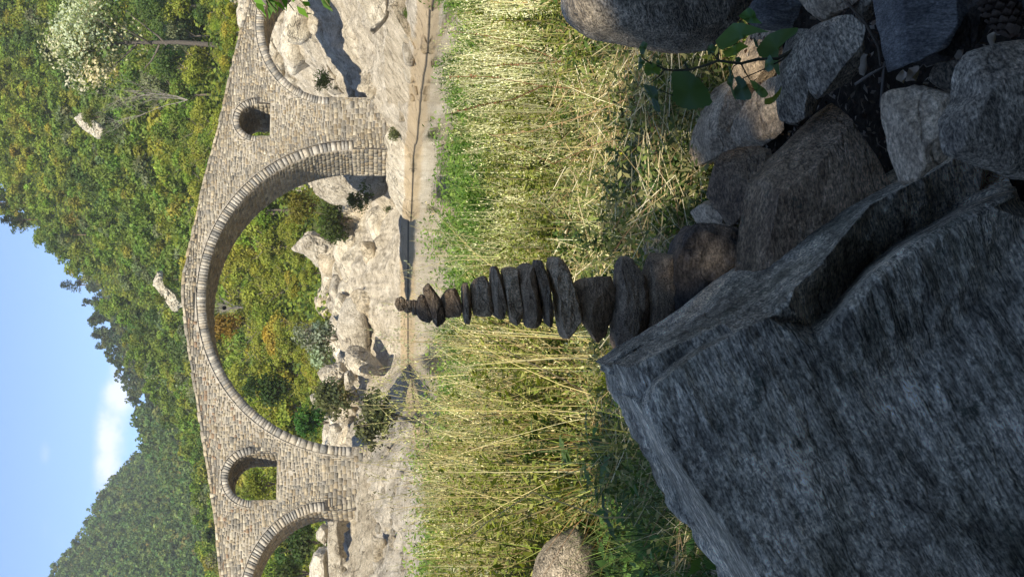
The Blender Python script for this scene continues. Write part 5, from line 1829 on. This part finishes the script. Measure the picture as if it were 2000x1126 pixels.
def stalk_plant(px, d, pts, label, col=(.20, .10, .05), r=.0022, name='dry_stalk', seeds=True, cat='dry stalk'):
    """one thin branching stalk traced from its foot; pts: list of polylines in photo pixels"""
    foot = at(pts[0][0][0], pts[0][0][1], d)
    b = Bag()
    sb = Bag()
    for k, pl in enumerate(pts):
        P = [at(x, y, d - .03 * i * (1 if k % 2 else -1)) - foot for i, (x, y) in enumerate(pl)]
        if k == 0:
            P = [P[0] - [0, 0, max(0, foot[2] - float(gz(foot[0], foot[1])))]] + P
        tube(b, P, np.linspace(r, r * .35, len(P)), 5, col)
        if seeds:
            P = np.array(P)
            m_ = 14
            t = rng.uniform(.45, 1, m_) * (len(P) - 1)
            i = np.minimum(t.astype(int), len(P) - 2)
            Q = P[i] + (P[i + 1] - P[i]) * (t - i)[:, None] + rng.normal(size=(m_, 3)) * .002
            cards(b, Q, rng.normal(size=(m_, 3)), .012, .007, np.array(col) * 1.2)
    root = empty(name, foot)
    tag(root, label, cat)
    b.obj('stem', M_blade, root)
    return root


stalk_plant(None, 4.2, [[(1290, 190), (1180, 178), (1060, 168), (960, 150), (880, 150)], [(1060, 168), (1000, 195), (940, 205), (880, 222)]], 'thin reddish brown stalk rising left of the jutting boulder, forked near its tip')
stalk_plant(None, 4.8, [[(1250, 175), (1150, 145), (1050, 100), (950, 70), (880, 60)], [(1100, 120), (1020, 125), (940, 130)]], 'thin brown stalk leaning right in front of the pale weeds')
stalk_plant(None, 3.6, [[(1380, 200), (1290, 260), (1170, 280), (1080, 320), (950, 258)]], 'dark leaning stalk crossing low behind the broad leaves', seeds=False)
stalk_plant(None, 3.4, [[(1300, 235), (1235, 190), (1130, 230), (1040, 256), (960, 266)]], 'long pale brown stalk bending left over the dry grass', (.36, .24, .12))
stalk_plant(None, 3.8, [[(1200, 800), (1100, 640 + 100), (1000, 690), (930, 640)]], 'dark fallen stem slanting across the sunlit grass left of the stack', (.10, .08, .05), .003, seeds=False)
stalk_plant(None, 3.0, [[(1180, 1010), (1040, 960), (950, 1020), (880, 1080)]], 'single straw stem bending to the left edge above the rounded boulder', (.55, .42, .18), seeds=False)


def sprig_shrub(foot, d, tips, label, col=(.33, .36, .20), leafc=(.42, .44, .27), nleaf=60, name='wormwood_shrub', lf=.018):
    """fine upright sprigs with narrow pale leaves, against the water"""
    f0 = at(foot[0], foot[1], d)
    f0[2] = float(gz(f0[0], f0[1]))
    root = empty(name, f0)
    tag(root, label, 'shrub')
    b, lb = Bag(), Bag()
    for (x, y) in tips:
        e = at(x, y, d + random.uniform(-.3, .3)) - f0
        m_ = e * .5 + np.array([random.uniform(-.05, .05), 0, .06])
        tube(b, [np.zeros(3), m_ * .5 + rng.normal(size=3) * .01, m_, e], [.0035, .003, .0022, .001], 5, (.46, .40, .20))
        t = rng.uniform(.3, 1, (nleaf, 1))
        P = e * t + np.array([0, 0, .06]) * (1 - t) * t * 2 + rng.normal(size=(nleaf, 3)) * .028
        for s_ in range(5):
            t0 = rng.uniform(.4, .9)
            p0 = e * t0
            p1 = p0 + np.array([rng.uniform(-.14, .14), rng.uniform(-.05, .05), rng.uniform(.05, .14)])
            tube(b, [p0, p1], [.0014, .0008], 4, (.44, .40, .22))
            P = np.concatenate([P, p0 + (p1 - p0) * rng.random((12, 1)) + rng.normal(size=(12, 3)) * .006])
        cards(lb, P, rng.normal(size=P.shape), lf, lf * .3, pick([leafc, col], len(P), rng, .2), up=np.array([[0, 0, 1.0]]))
    b.obj('stems', M_blade, root)
    lb.obj('leaves', M_leaf, root)


sprig_shrub((930, 650), 7.5, [(790, 520 + 20), (800, 580), (770, 610), (760, 640), (740, 590), (790, 670), (760, 700), (740, 720), (810, 630), (830, 690), (720, 660)], 'wispy grey green shrub rising in front of the water left of the stack top', nleaf=90)
sprig_shrub((930, 790), 6.5, [(700, 760), (720, 800), (690, 830), (730, 740), (760, 780), (740, 850), (780, 720), (770, 860), (800, 800), (710, 870), (690, 790)], 'wispy yellow green shrub in front of the left pier foot', (.36, .38, .14), (.50, .48, .20), nleaf=90)
sprig_shrub((900, 930), 6.5, [(700, 900), (720, 940), (710, 980), (760, 1000), (740, 900), (770, 950), (790, 880), (800, 1020)], 'thin twiggy shrub in front of the tan rock platform', (.24, .22, .12), (.34, .32, .16), nleaf=30)
sprig_shrub((950, 500), 9.0, [(800, 470), (810, 500), (780, 530), (830, 450), (800, 440), (840, 520)], 'small wispy plant over the water right of the stack top', nleaf=30)
sprig_shrub((980, 120), 9.0, [(860, 100), (870, 130), (880, 60), (870, 170), (890, 30), (850, 150), (890, 200), (900, 90), (880, 220)], 'pale fluffy seeded weed at the right edge in front of the water', (.62, .60, .38), (.72, .70, .48), nleaf=80)


def leaf_poly(bag, pts, d, tilt, col, jag=0.0, cup=.012):
    """a real leaf: outline filled with triangles, cupped and folded along its middle"""
    P = np.array(pts, float)
    seg = np.linalg.norm(np.roll(P, -1, 0) - P, axis=1)
    L = np.concatenate([[0], np.cumsum(seg)])
    n = 40
    q = np.linspace(0, L[-1], n, endpoint=False)
    cl = np.concatenate([P, P[:1]])
    O = np.stack([np.interp(q, L, cl[:, 0]), np.interp(q, L, cl[:, 1])], 1)
    c = O.mean(0)
    if jag:
        O = c + (O - c) * (1 + jag * np.where(np.arange(n) % 2 == 0, 1, -1))[:, None]
    R_ = np.abs(O - c).max()
    pts3 = []
    for s in (1, .66, .33):
        for o in O:
            v = c + (o - c) * s
            dd = d + (tilt[0] * (v[0] - c[0]) + tilt[1] * (v[1] - c[1])) / FPX * d + cup * (s ** 2) * math.cos(3 * math.atan2(o[1] - c[1], o[0] - c[0]))
            pts3.append(at(v[0], v[1], dd))
    pts3.append(at(c[0], c[1], d))
    Q = [(k * n + i, k * n + (i + 1) % n, (k + 1) * n + (i + 1) % n, (k + 1) * n + i) for k in range(2) for i in range(n)]
    T = [(2 * n + i, 2 * n + (i + 1) % n, 3 * n) for i in range(n)]
    bag.add(np.array(pts3), Q, T, col)


def broad_leaf_plant():
    z = lambda l: z5(l, 1200, 0, .2665)
    d = 2.05
    foot = at(1560, 70, d)
    root = empty('broadleaf_plant', foot)
    tag(root, 'leafy plant with big toothed heart shaped leaves arching out from the rocks on the right', 'plant')
    sb = Bag()
    for pl, r in ((z([(1400, 330), (1300, 370), (1200, 430), (1050, 435), (930, 465), (850, 458), (760, 445), (680, 475), (560, 510), (430, 517), (370, 510), (345, 495)]), .0028),
                  (z([(370, 510), (330, 555), (290, 590), (258, 615)]), .0012), (z([(760, 445), (765, 390), (765, 350)]), .0015), (z([(760, 445), (735, 410), (705, 385)]), .0012),
                  (z([(345, 495), (260, 460), (210, 430), (190, 380)]), .0014), (z([(1300, 370), (1230, 440), (1090, 510), (940, 575)]), .0016), (z([(930, 470), (960, 530), (995, 585)]), .0014),
                  (z([(540, 505), (520, 480), (515, 450)]), .0018), (z([(905, 465), (870, 490), (855, 540)]), .0012), (z([(430, 700), (330, 660), (300, 640)]), .0008)):
        tube(sb, [at(a, b_, d) - foot for a, b_ in pl], np.linspace(r, r * .5, len(pl)), 6, (.07, .065, .04))
    sb.obj('stem', M_bark, root)
    G = (.075, .115, .055)
    for pts, col, tl, jg in (
        ([(415, 545), (440, 510), (490, 505), (540, 515), (580, 545), (640, 600), (690, 660), (705, 710), (720, 760), (650, 790), (550, 805), (470, 780), (415, 720), (430, 660), (420, 600)], (.05, .085, .035), (.3, -.2), .03),
        ([(210, 615), (290, 630), (320, 670), (322, 750), (342, 825), (295, 810), (272, 730), (225, 655)], (.06, .09, .06), (.2, .5), .03),
        ([(180, 350), (210, 300), (245, 320), (232, 360), (215, 400), (190, 395)], G, (.4, .3), .03), ([(185, 400), (200, 430), (225, 452), (200, 500), (172, 522), (178, 470)], G, (.1, .6), .03),
        ([(225, 460), (265, 450), (300, 470), (345, 492), (330, 550), (285, 535), (240, 560), (215, 520)], (.09, .14, .04), (.5, .2), .06),
        ([(740, 300), (800, 235), (870, 168), (950, 170), (1040, 200), (1140, 235), (1050, 240), (950, 272), (870, 332), (780, 370), (760, 345)], (.09, .15, .06), (-.3, .4), .0),
        ([(910, 120), (950, 80), (990, 55), (1030, 85), (1040, 130), (1085, 175), (980, 170)], (.07, .14, .05), (-.3, .4), .0),
        ([(678, 372), (690, 335), (715, 322), (752, 345), (735, 385), (690, 402)], G, (.2, .2), .04),
        ([(790, 380), (860, 345), (920, 305), (985, 342), (930, 370), (890, 405), (820, 420)], (.15, .22, .05), (0, .3), .0),
        ([(835, 480), (855, 500), (852, 545), (875, 560), (865, 640), (898, 750), (868, 700), (850, 640), (822, 610), (845, 545)], G, (.2, .3), .02),
        ([(880, 570), (915, 555), (960, 590), (985, 650), (1008, 695), (1000, 728), (950, 735), (890, 728), (870, 660), (900, 620)], (.065, .10, .065), (.2, -.3), .03),
        ([(990, 585), (1030, 595), (1060, 620), (1105, 650), (1130, 690), (1110, 715), (1080, 718), (1040, 680), (1010, 630)], (.10, .15, .05), (-.2, .5), .0),
        ([(1100, 725), (1150, 715), (1190, 680), (1230, 625), (1215, 690), (1180, 740), (1140, 767), (1100, 765)], (.15, .17, .04), (0, .3), .0),
        ([(1040, 360), (1085, 300), (1130, 250), (1220, 215), (1350, 200), (1340, 240), (1260, 300), (1210, 350), (1200, 420), (1205, 470), (1215, 560), (1190, 545), (1170, 500), (1130, 440), (1060, 410)], (.075, .12, .045), (-.3, .2), .0),
        ([(1105, 440), (1140, 400), (1180, 470), (1160, 510), (1128, 530), (1100, 510)], (.12, .18, .12), (.2, .1), .03),
        ([(885, 425), (910, 415), (932, 430), (920, 460), (900, 475), (888, 455)], G, (0, 0), .04), ([(305, 450), (325, 435), (340, 465), (330, 495), (308, 480)], G, (.3, 0), .03),
        ([(512, 450), (525, 455), (550, 490), (535, 500), (515, 480)], G, (0, .4), .02), ([(1015, 280), (1045, 300), (1060, 350), (1035, 345)], G, (0, .4), .02)):
        lb = Bag()
        leaf_poly(lb, z(pts), d + rng.uniform(-.015, .02), tl, np.array(col) * 1.7, jg)
        V, fs, cc = lb.get()
        link('leaf', make_mesh('leaf', V - foot, fs, M_leaf, col=cc, smooth=True), parent=root)


broad_leaf_plant()


def sapling():
    """tree standing just outside the right edge whose lowest leaves hang into view"""
    f = np.array([1.45, 5.0, float(gz(1.45, 5.0))])
    root = empty('young_tree', f)
    tag(root, 'young leafy tree at the right edge with light green leaves hanging into view', 'tree')
    tb, lb = Bag(), Bag()
    tube(tb, [(0, 0, -.1), (.05, 0, .8), (.02, 0, 1.6), (.1, 0, 2.6)], [.03, .026, .02, .01], 7, (.16, .13, .09))
    tips = [at(x, y, 5.0 + dd) - f for (x, y, dd) in ((520, 40, 0), (512, 18, .1), (540, 25, 0), (575, 22, .1), (600, 18, 0), (640, 8, .05), (590, 5, .1), (545, 2, 0), (650, 20, -.1))]
    for e in tips:
        s = np.array([.03, 0, e[2] + .25])
        tube(tb, [s, (s + e) / 2 + [0, 0, .06], e], [.006, .004, .0015], 5, (.14, .13, .06))
        m_ = 9
        t = rng.uniform(.55, 1.0, (m_, 1))
        P = s + (e - s) * t + rng.normal(size=(m_, 3)) * .025
        cards(lb, P, rng.normal(size=(m_, 3)) * .5 + [0, -1, .4], .07, .026, pick([(.12, .26, .03), (.17, .33, .04), (.08, .16, .03)], m_, rng), up=(e - s)[None, :] / np.linalg.norm(e - s))
    crown_cards(lb, (.45, 0, 2.3), (.55, .6, .9), 10, 1200, .09, (.10, .19, .03))
    tb.obj('trunk', M_bark, root)
    lb.obj('crown', M_leaf, root)


sapling()


def thistle(px, d, label, col=(.10, .16, .05), n=14, spread=.12):
    c = at(px[0], px[1], d)
    zg = float(gz(c[0], c[1]))
    root = empty('thistle', (c[0], c[1], zg))
    tag(root, label, 'thistle')
    hh = c[2] - zg
    sb, lb = Bag(), Bag()
    tube(sb, [(0, 0, 0), (.01, 0, hh * .5), (-.01, 0, hh + .05)], [.004, .003, .0015], 5, (.14, .18, .07))
    for k in range(n):
        z0 = hh * rng.uniform(.15, 1.1)
        a = k * 2.4
        L = spread * rng.uniform(.5, 1)
        dr = np.array([math.cos(a), math.sin(a), rng.uniform(-.1, .5)])
        s_ = np.array([-math.sin(a), math.cos(a), 0])
        V = [np.array([0, 0, z0])]
        pts = []
        for i, (t, w_) in enumerate(((0, .03), (.2, .20), (.3, .07), (.45, .26), (.55, .08), (.7, .20), (.8, .05), (1, 0))):
            pts.append((t, w_))
        up_ = [np.array([0, 0, z0]) + dr * L * t + s_ * L * w_ + [0, 0, -.3 * L * t * t] for t, w_ in pts]
        dn_ = [np.array([0, 0, z0]) + dr * L * t - s_ * L * w_ + [0, 0, -.3 * L * t * t] for t, w_ in pts]
        V = np.array(up_ + dn_)
        Q = [(i, i + 1, 8 + i + 1, 8 + i) for i in range(7)]
        lb.add(V, Q, None, np.array(col) * rng.uniform(.7, 1.4))
    sb.obj('stem', M_blade, root)
    lb.obj('leaves', M_leaf, root)


thistle((1030, 880), 4.0, 'dark green thistle with spiny leaves in the middle of the left grass')
thistle((1110, 900), 3.7, 'spiky dark thistle lower down behind the granite boulder tip')
thistle((1160, 860), 3.5, 'small thistle right behind the granite boulder', n=10)
thistle((1180, 960), 3.3, 'broad shaded thistle left of the granite boulder', (.07, .12, .04), 16, .15)


def yellow_herb(px, d, label, s=.07, nl=500, col=(.42, .42, .04), col2=(.16, .22, .04)):
    c = at(px[0], px[1], d)
    zg = float(gz(c[0], c[1]))
    root = empty('flowering_herb', (c[0], c[1], zg))
    tag(root, label, 'plant')
    hh = max(c[2] - zg, .03)
    lb, sb = Bag(), Bag()
    crown_cards(lb, (0, 0, hh), (s * 1.5, s, s * 1.1), 12, nl * 2, s * .09, col, .2)
    crown_cards(lb, (0, 0, hh * .8), (s * 1.6, s, s * 1.1), 12, nl * 2, s * .13, col2, .2)
    for k in range(6):
        tube(sb, [(0, 0, 0), (math.cos(k) * s * .6, math.sin(k) * s * .5, hh)], [.002, .001], 4, (.14, .16, .05))
    lb.obj('flowers', M_leaf, root)
    sb.obj('stems', M_blade, root)


yellow_herb((1238, 320), 3.6, 'yellow flowered herb clump in the sunny grass right of the stack')
yellow_herb((1300, 220), 3.5, 'tall yellow green flowered herb behind the big heart shaped leaf', .08)
yellow_herb((1190, 745), 3.4, 'low yellow green herb beside the tip of the granite boulder', .06)
yellow_herb((1330, 330), 3.0, 'leafy dark green herb growing against the pale boulder', .10, 350, (.12, .20, .05), (.06, .11, .03))
yellow_herb((1310, 380), 2.95, 'bushy green herb behind the pink beige rock', .09, 350, (.12, .20, .05), (.07, .13, .03))


# ------------------------------------------------------------------ litter, twigs and the pine cone
def litter():
    rs = np.random.default_rng(9)
    b = Bag()
    n = 11000
    y = rs.uniform(1.1, 2.9, n)
    x = rs.uniform(-.05, .60, n) * y * 1.1
    z = gz(x, y) + rs.uniform(.0, .05, n)
    P = np.stack([x, y, z], 1)
    cards(b, P, rs.normal(size=(n, 3)) * .6 + [0, -.2, 1], rs.uniform(.004, .020, n), rs.uniform(.003, .011, n), pick([(.12, .085, .06), (.18, .14, .10), (.06, .04, .03), (.28, .23, .18), (.08, .05, .035)], n, rs, .25))
    for k in range(60):
        p = P[rs.integers(0, n)] + [0, 0, .012]
        e = p + rs.normal(size=3) * [.05, .05, .008]
        tube(b, [p, (p + e) / 2 + rs.normal(size=3) * .006, e], [.0013, .001, .0006], 4, (.20, .16, .12))
    o = b.obj('leaf_litter', M_litter)
    tag(o, 'dead leaves, bark crumbs and twigs between the foreground rocks', 'leaf litter', kind='stuff')


litter()


def curled_leaf(px, d, s, label, seed):
    rs = random.Random(seed)
    c = at(px[0], px[1], d)
    n, m_ = 9, 7
    V, Q = [], []
    for i in range(n):
        t = i / (n - 1)
        wv = math.sin(math.pi * t) ** .7 * (1 + .25 * math.sin(9 * t + seed))
        for j in range(m_):
            q = j / (m_ - 1) * 2 - 1
            V.append(((t - .5) * s, q * wv * s * .35, abs(q) ** 1.5 * s * .22 + math.sin(5 * t + seed) * s * .08 + rs.uniform(-.02, .02) * s))
    for i in range(n - 1):
        for j in range(m_ - 1):
            Q.append((i * m_ + j, i * m_ + j + 1, (i + 1) * m_ + j + 1, (i + 1) * m_ + j))
    me = make_mesh('dead_leaf', np.array(V), np.array(Q), M_litter, col=(.42, .34, .26), smooth=True)
    o = link('dead_leaf', me, c)
    o.rotation_euler = (rs.uniform(.3, 1.0), rs.uniform(-.4, .4), rs.uniform(0, 6))
    tag(o, label, 'dead leaf')


curled_leaf((1692, 128), 1.85, .03, 'ragged pale dead leaf at the edge of the hollow beside the grey streaked rock', 1)
curled_leaf((1788, 150), 1.68, .03, 'curled pinkish dead leaf above the blocky beige stone', 2)
curled_leaf((1765, 152), 1.7, .02, 'small curled dead leaf left of the curled pinkish one', 4)
curled_leaf((1945, 78), 1.5, .022, 'pale crumpled dead leaf next to the pine cone', 5)
curled_leaf((1878, 108), 1.6, .018, 'tiny pale dead leaf above the greenish grey stone', 6)
for (a, lab, c_) in (([(1655, 5), (1690, 45), (1715, 90), (1720, 130)], 'bent dark twig running down past the grey streaked rock', (.09, .07, .05)),
                     ([(1670, 165), (1700, 145), (1732, 128)], 'short straight twig across the leaf litter hollow', (.18, .15, .12)),
                     ([(1720, 210), (1725, 150), (1728, 120)], 'thin upright twig in the leaf litter hollow', (.12, .10, .08)),
                     ([(1462, 420), (1462, 400), (1470, 388), (1482, 378)], 'curved broken stick lying against the rim of the brown slab', (.10, .09, .075))):
    b = Bag()
    dd = 1.78 if a[0][0] > 1500 else 2.12
    tube(b, [at(x, y, dd) for x, y in a], [.0022 if dd < 2 else .006] * (len(a) - 1) + [.0012 if dd < 2 else .004], 6, c_)
    tag(b.obj('twig', M_bark, smooth=True), lab, 'twig')


def pine_cone():
    c = at(1957, 12, 1.42)
    root = empty('pine_cone', c)
    tag(root, 'open brown pine cone lying in the litter at the lower right corner', 'pine cone')
    ax = unit(np.array([.95, .25, .25]))
    a1 = unit(np.cross(ax, [0, 0, 1]))
    a2 = np.cross(ax, a1)
    b = Bag()
    L = .075
    tube(b, [ax * L * (t - .5) for t in np.linspace(0, 1, 8)], [.004, .009, .012, .013, .012, .010, .006, .002], 8, (.05, .03, .02))
    n = 110
    for k in range(n):
        t = (k + .5) / n
        a = k * 2.39996
        r = .021 * math.sin(math.pi * (.12 + .83 * t)) ** .7
        o = math.cos(a) * a1 + math.sin(a) * a2
        s_ = np.cross(ax, o)
        p = ax * L * (t - .5)
        w_ = .0052
        V = [p + o * .006 - s_ * .002, p + o * .006 + s_ * .002, p + o * r - s_ * w_ + ax * .006, p + o * r + s_ * w_ + ax * .006, p + o * (r + .0035) + ax * .009 - s_ * .001, p + o * (r + .001) + ax * .0105, p + o * (r - .003) + ax * .009]
        b.add(np.array(V), [(0, 1, 3, 2)], [(2, 3, 4), (3, 5, 4), (4, 5, 2), (2, 6, 3)], np.array((.06, .042, .03)) * random.uniform(.7, 1.4))
    b.obj('scales', M_bark, root)


pine_cone()


# ------------------------------------------------------------------ the trees behind the viewpoint that shade the foreground
def shade_tree(name, loc, cen, rad, nl, label, tr=.16):
    f = np.array([loc[0], loc[1], float(gz(loc[0], loc[1]))])
    root = empty(name, f)
    tag(root, label, 'tree')
    cb, tb = Bag(), Bag()
    ce = np.array(cen) - f
    crown_cards(cb, ce, rad, 90, nl, .30, (.06, .10, .02))
    crown_cards(cb, ce, np.array(rad) * .72, 40, nl // 2, .34, (.06, .10, .02))
    tube(tb, [(0, 0, -.3), ce * [.3, .3, .35], ce * [.8, .8, .8], ce + [0, 0, rad[2] * .6]], [tr, tr * .8, tr * .6, tr * .15], 8, (.16, .12, .09))
    for k in range(7):
        a = k * .9
        tube(tb, [ce * [.5, .5, .55], ce * .8 + np.array([math.cos(a) * rad[0] * .3, math.sin(a) * rad[1] * .3, 0]), ce + np.array([math.cos(a) * rad[0] * .75, math.sin(a) * rad[1] * .7, rad[2] * .2])], [tr * .5, tr * .3, tr * .08], 6, (.16, .12, .09))
    cb.obj('crown', M_leaf, root)
    tb.obj('trunk', M_bark, root)


rng = np.random.default_rng(5)
shade_tree('shade_tree', (-3.1, -5.2), (-2.85, -4.75, 5.2), (3.85, 2.8, 2.8), 23000, 'big leafy tree standing behind the viewpoint with its crown over the foreground')


# ------------------------------------------------------------------ the air of the valley: far slopes fade a little
def haze():
    x0, x1, y0, y1, z0, z1 = -900, 900, -70, 1150, -3, 240
    V = np.array([(x, y, z) for x in (x0, x1) for y in (y0, y1) for z in (z0, z1)], float)
    Q = [(0, 1, 3, 2), (4, 6, 7, 5), (0, 4, 5, 1), (2, 3, 7, 6), (0, 2, 6, 4), (1, 5, 7, 3)]
    m = bpy.data.materials.new('haze')
    m.use_nodes = True
    t = m.node_tree
    t.nodes.remove(t.nodes['Principled BSDF'])
    v = t.nodes.new('ShaderNodeVolumePrincipled')
    v.inputs['Color'].default_value = (.93, .95, 1, 1)
    v.inputs['Density'].default_value = .0002
    t.links.new(v.outputs[0], t.nodes['Material Output'].inputs['Volume'])
    o = link('haze', make_mesh('haze', V, np.array(Q), m))
    tag(o, 'thin summer haze filling the valley', 'haze', kind='stuff')


haze()
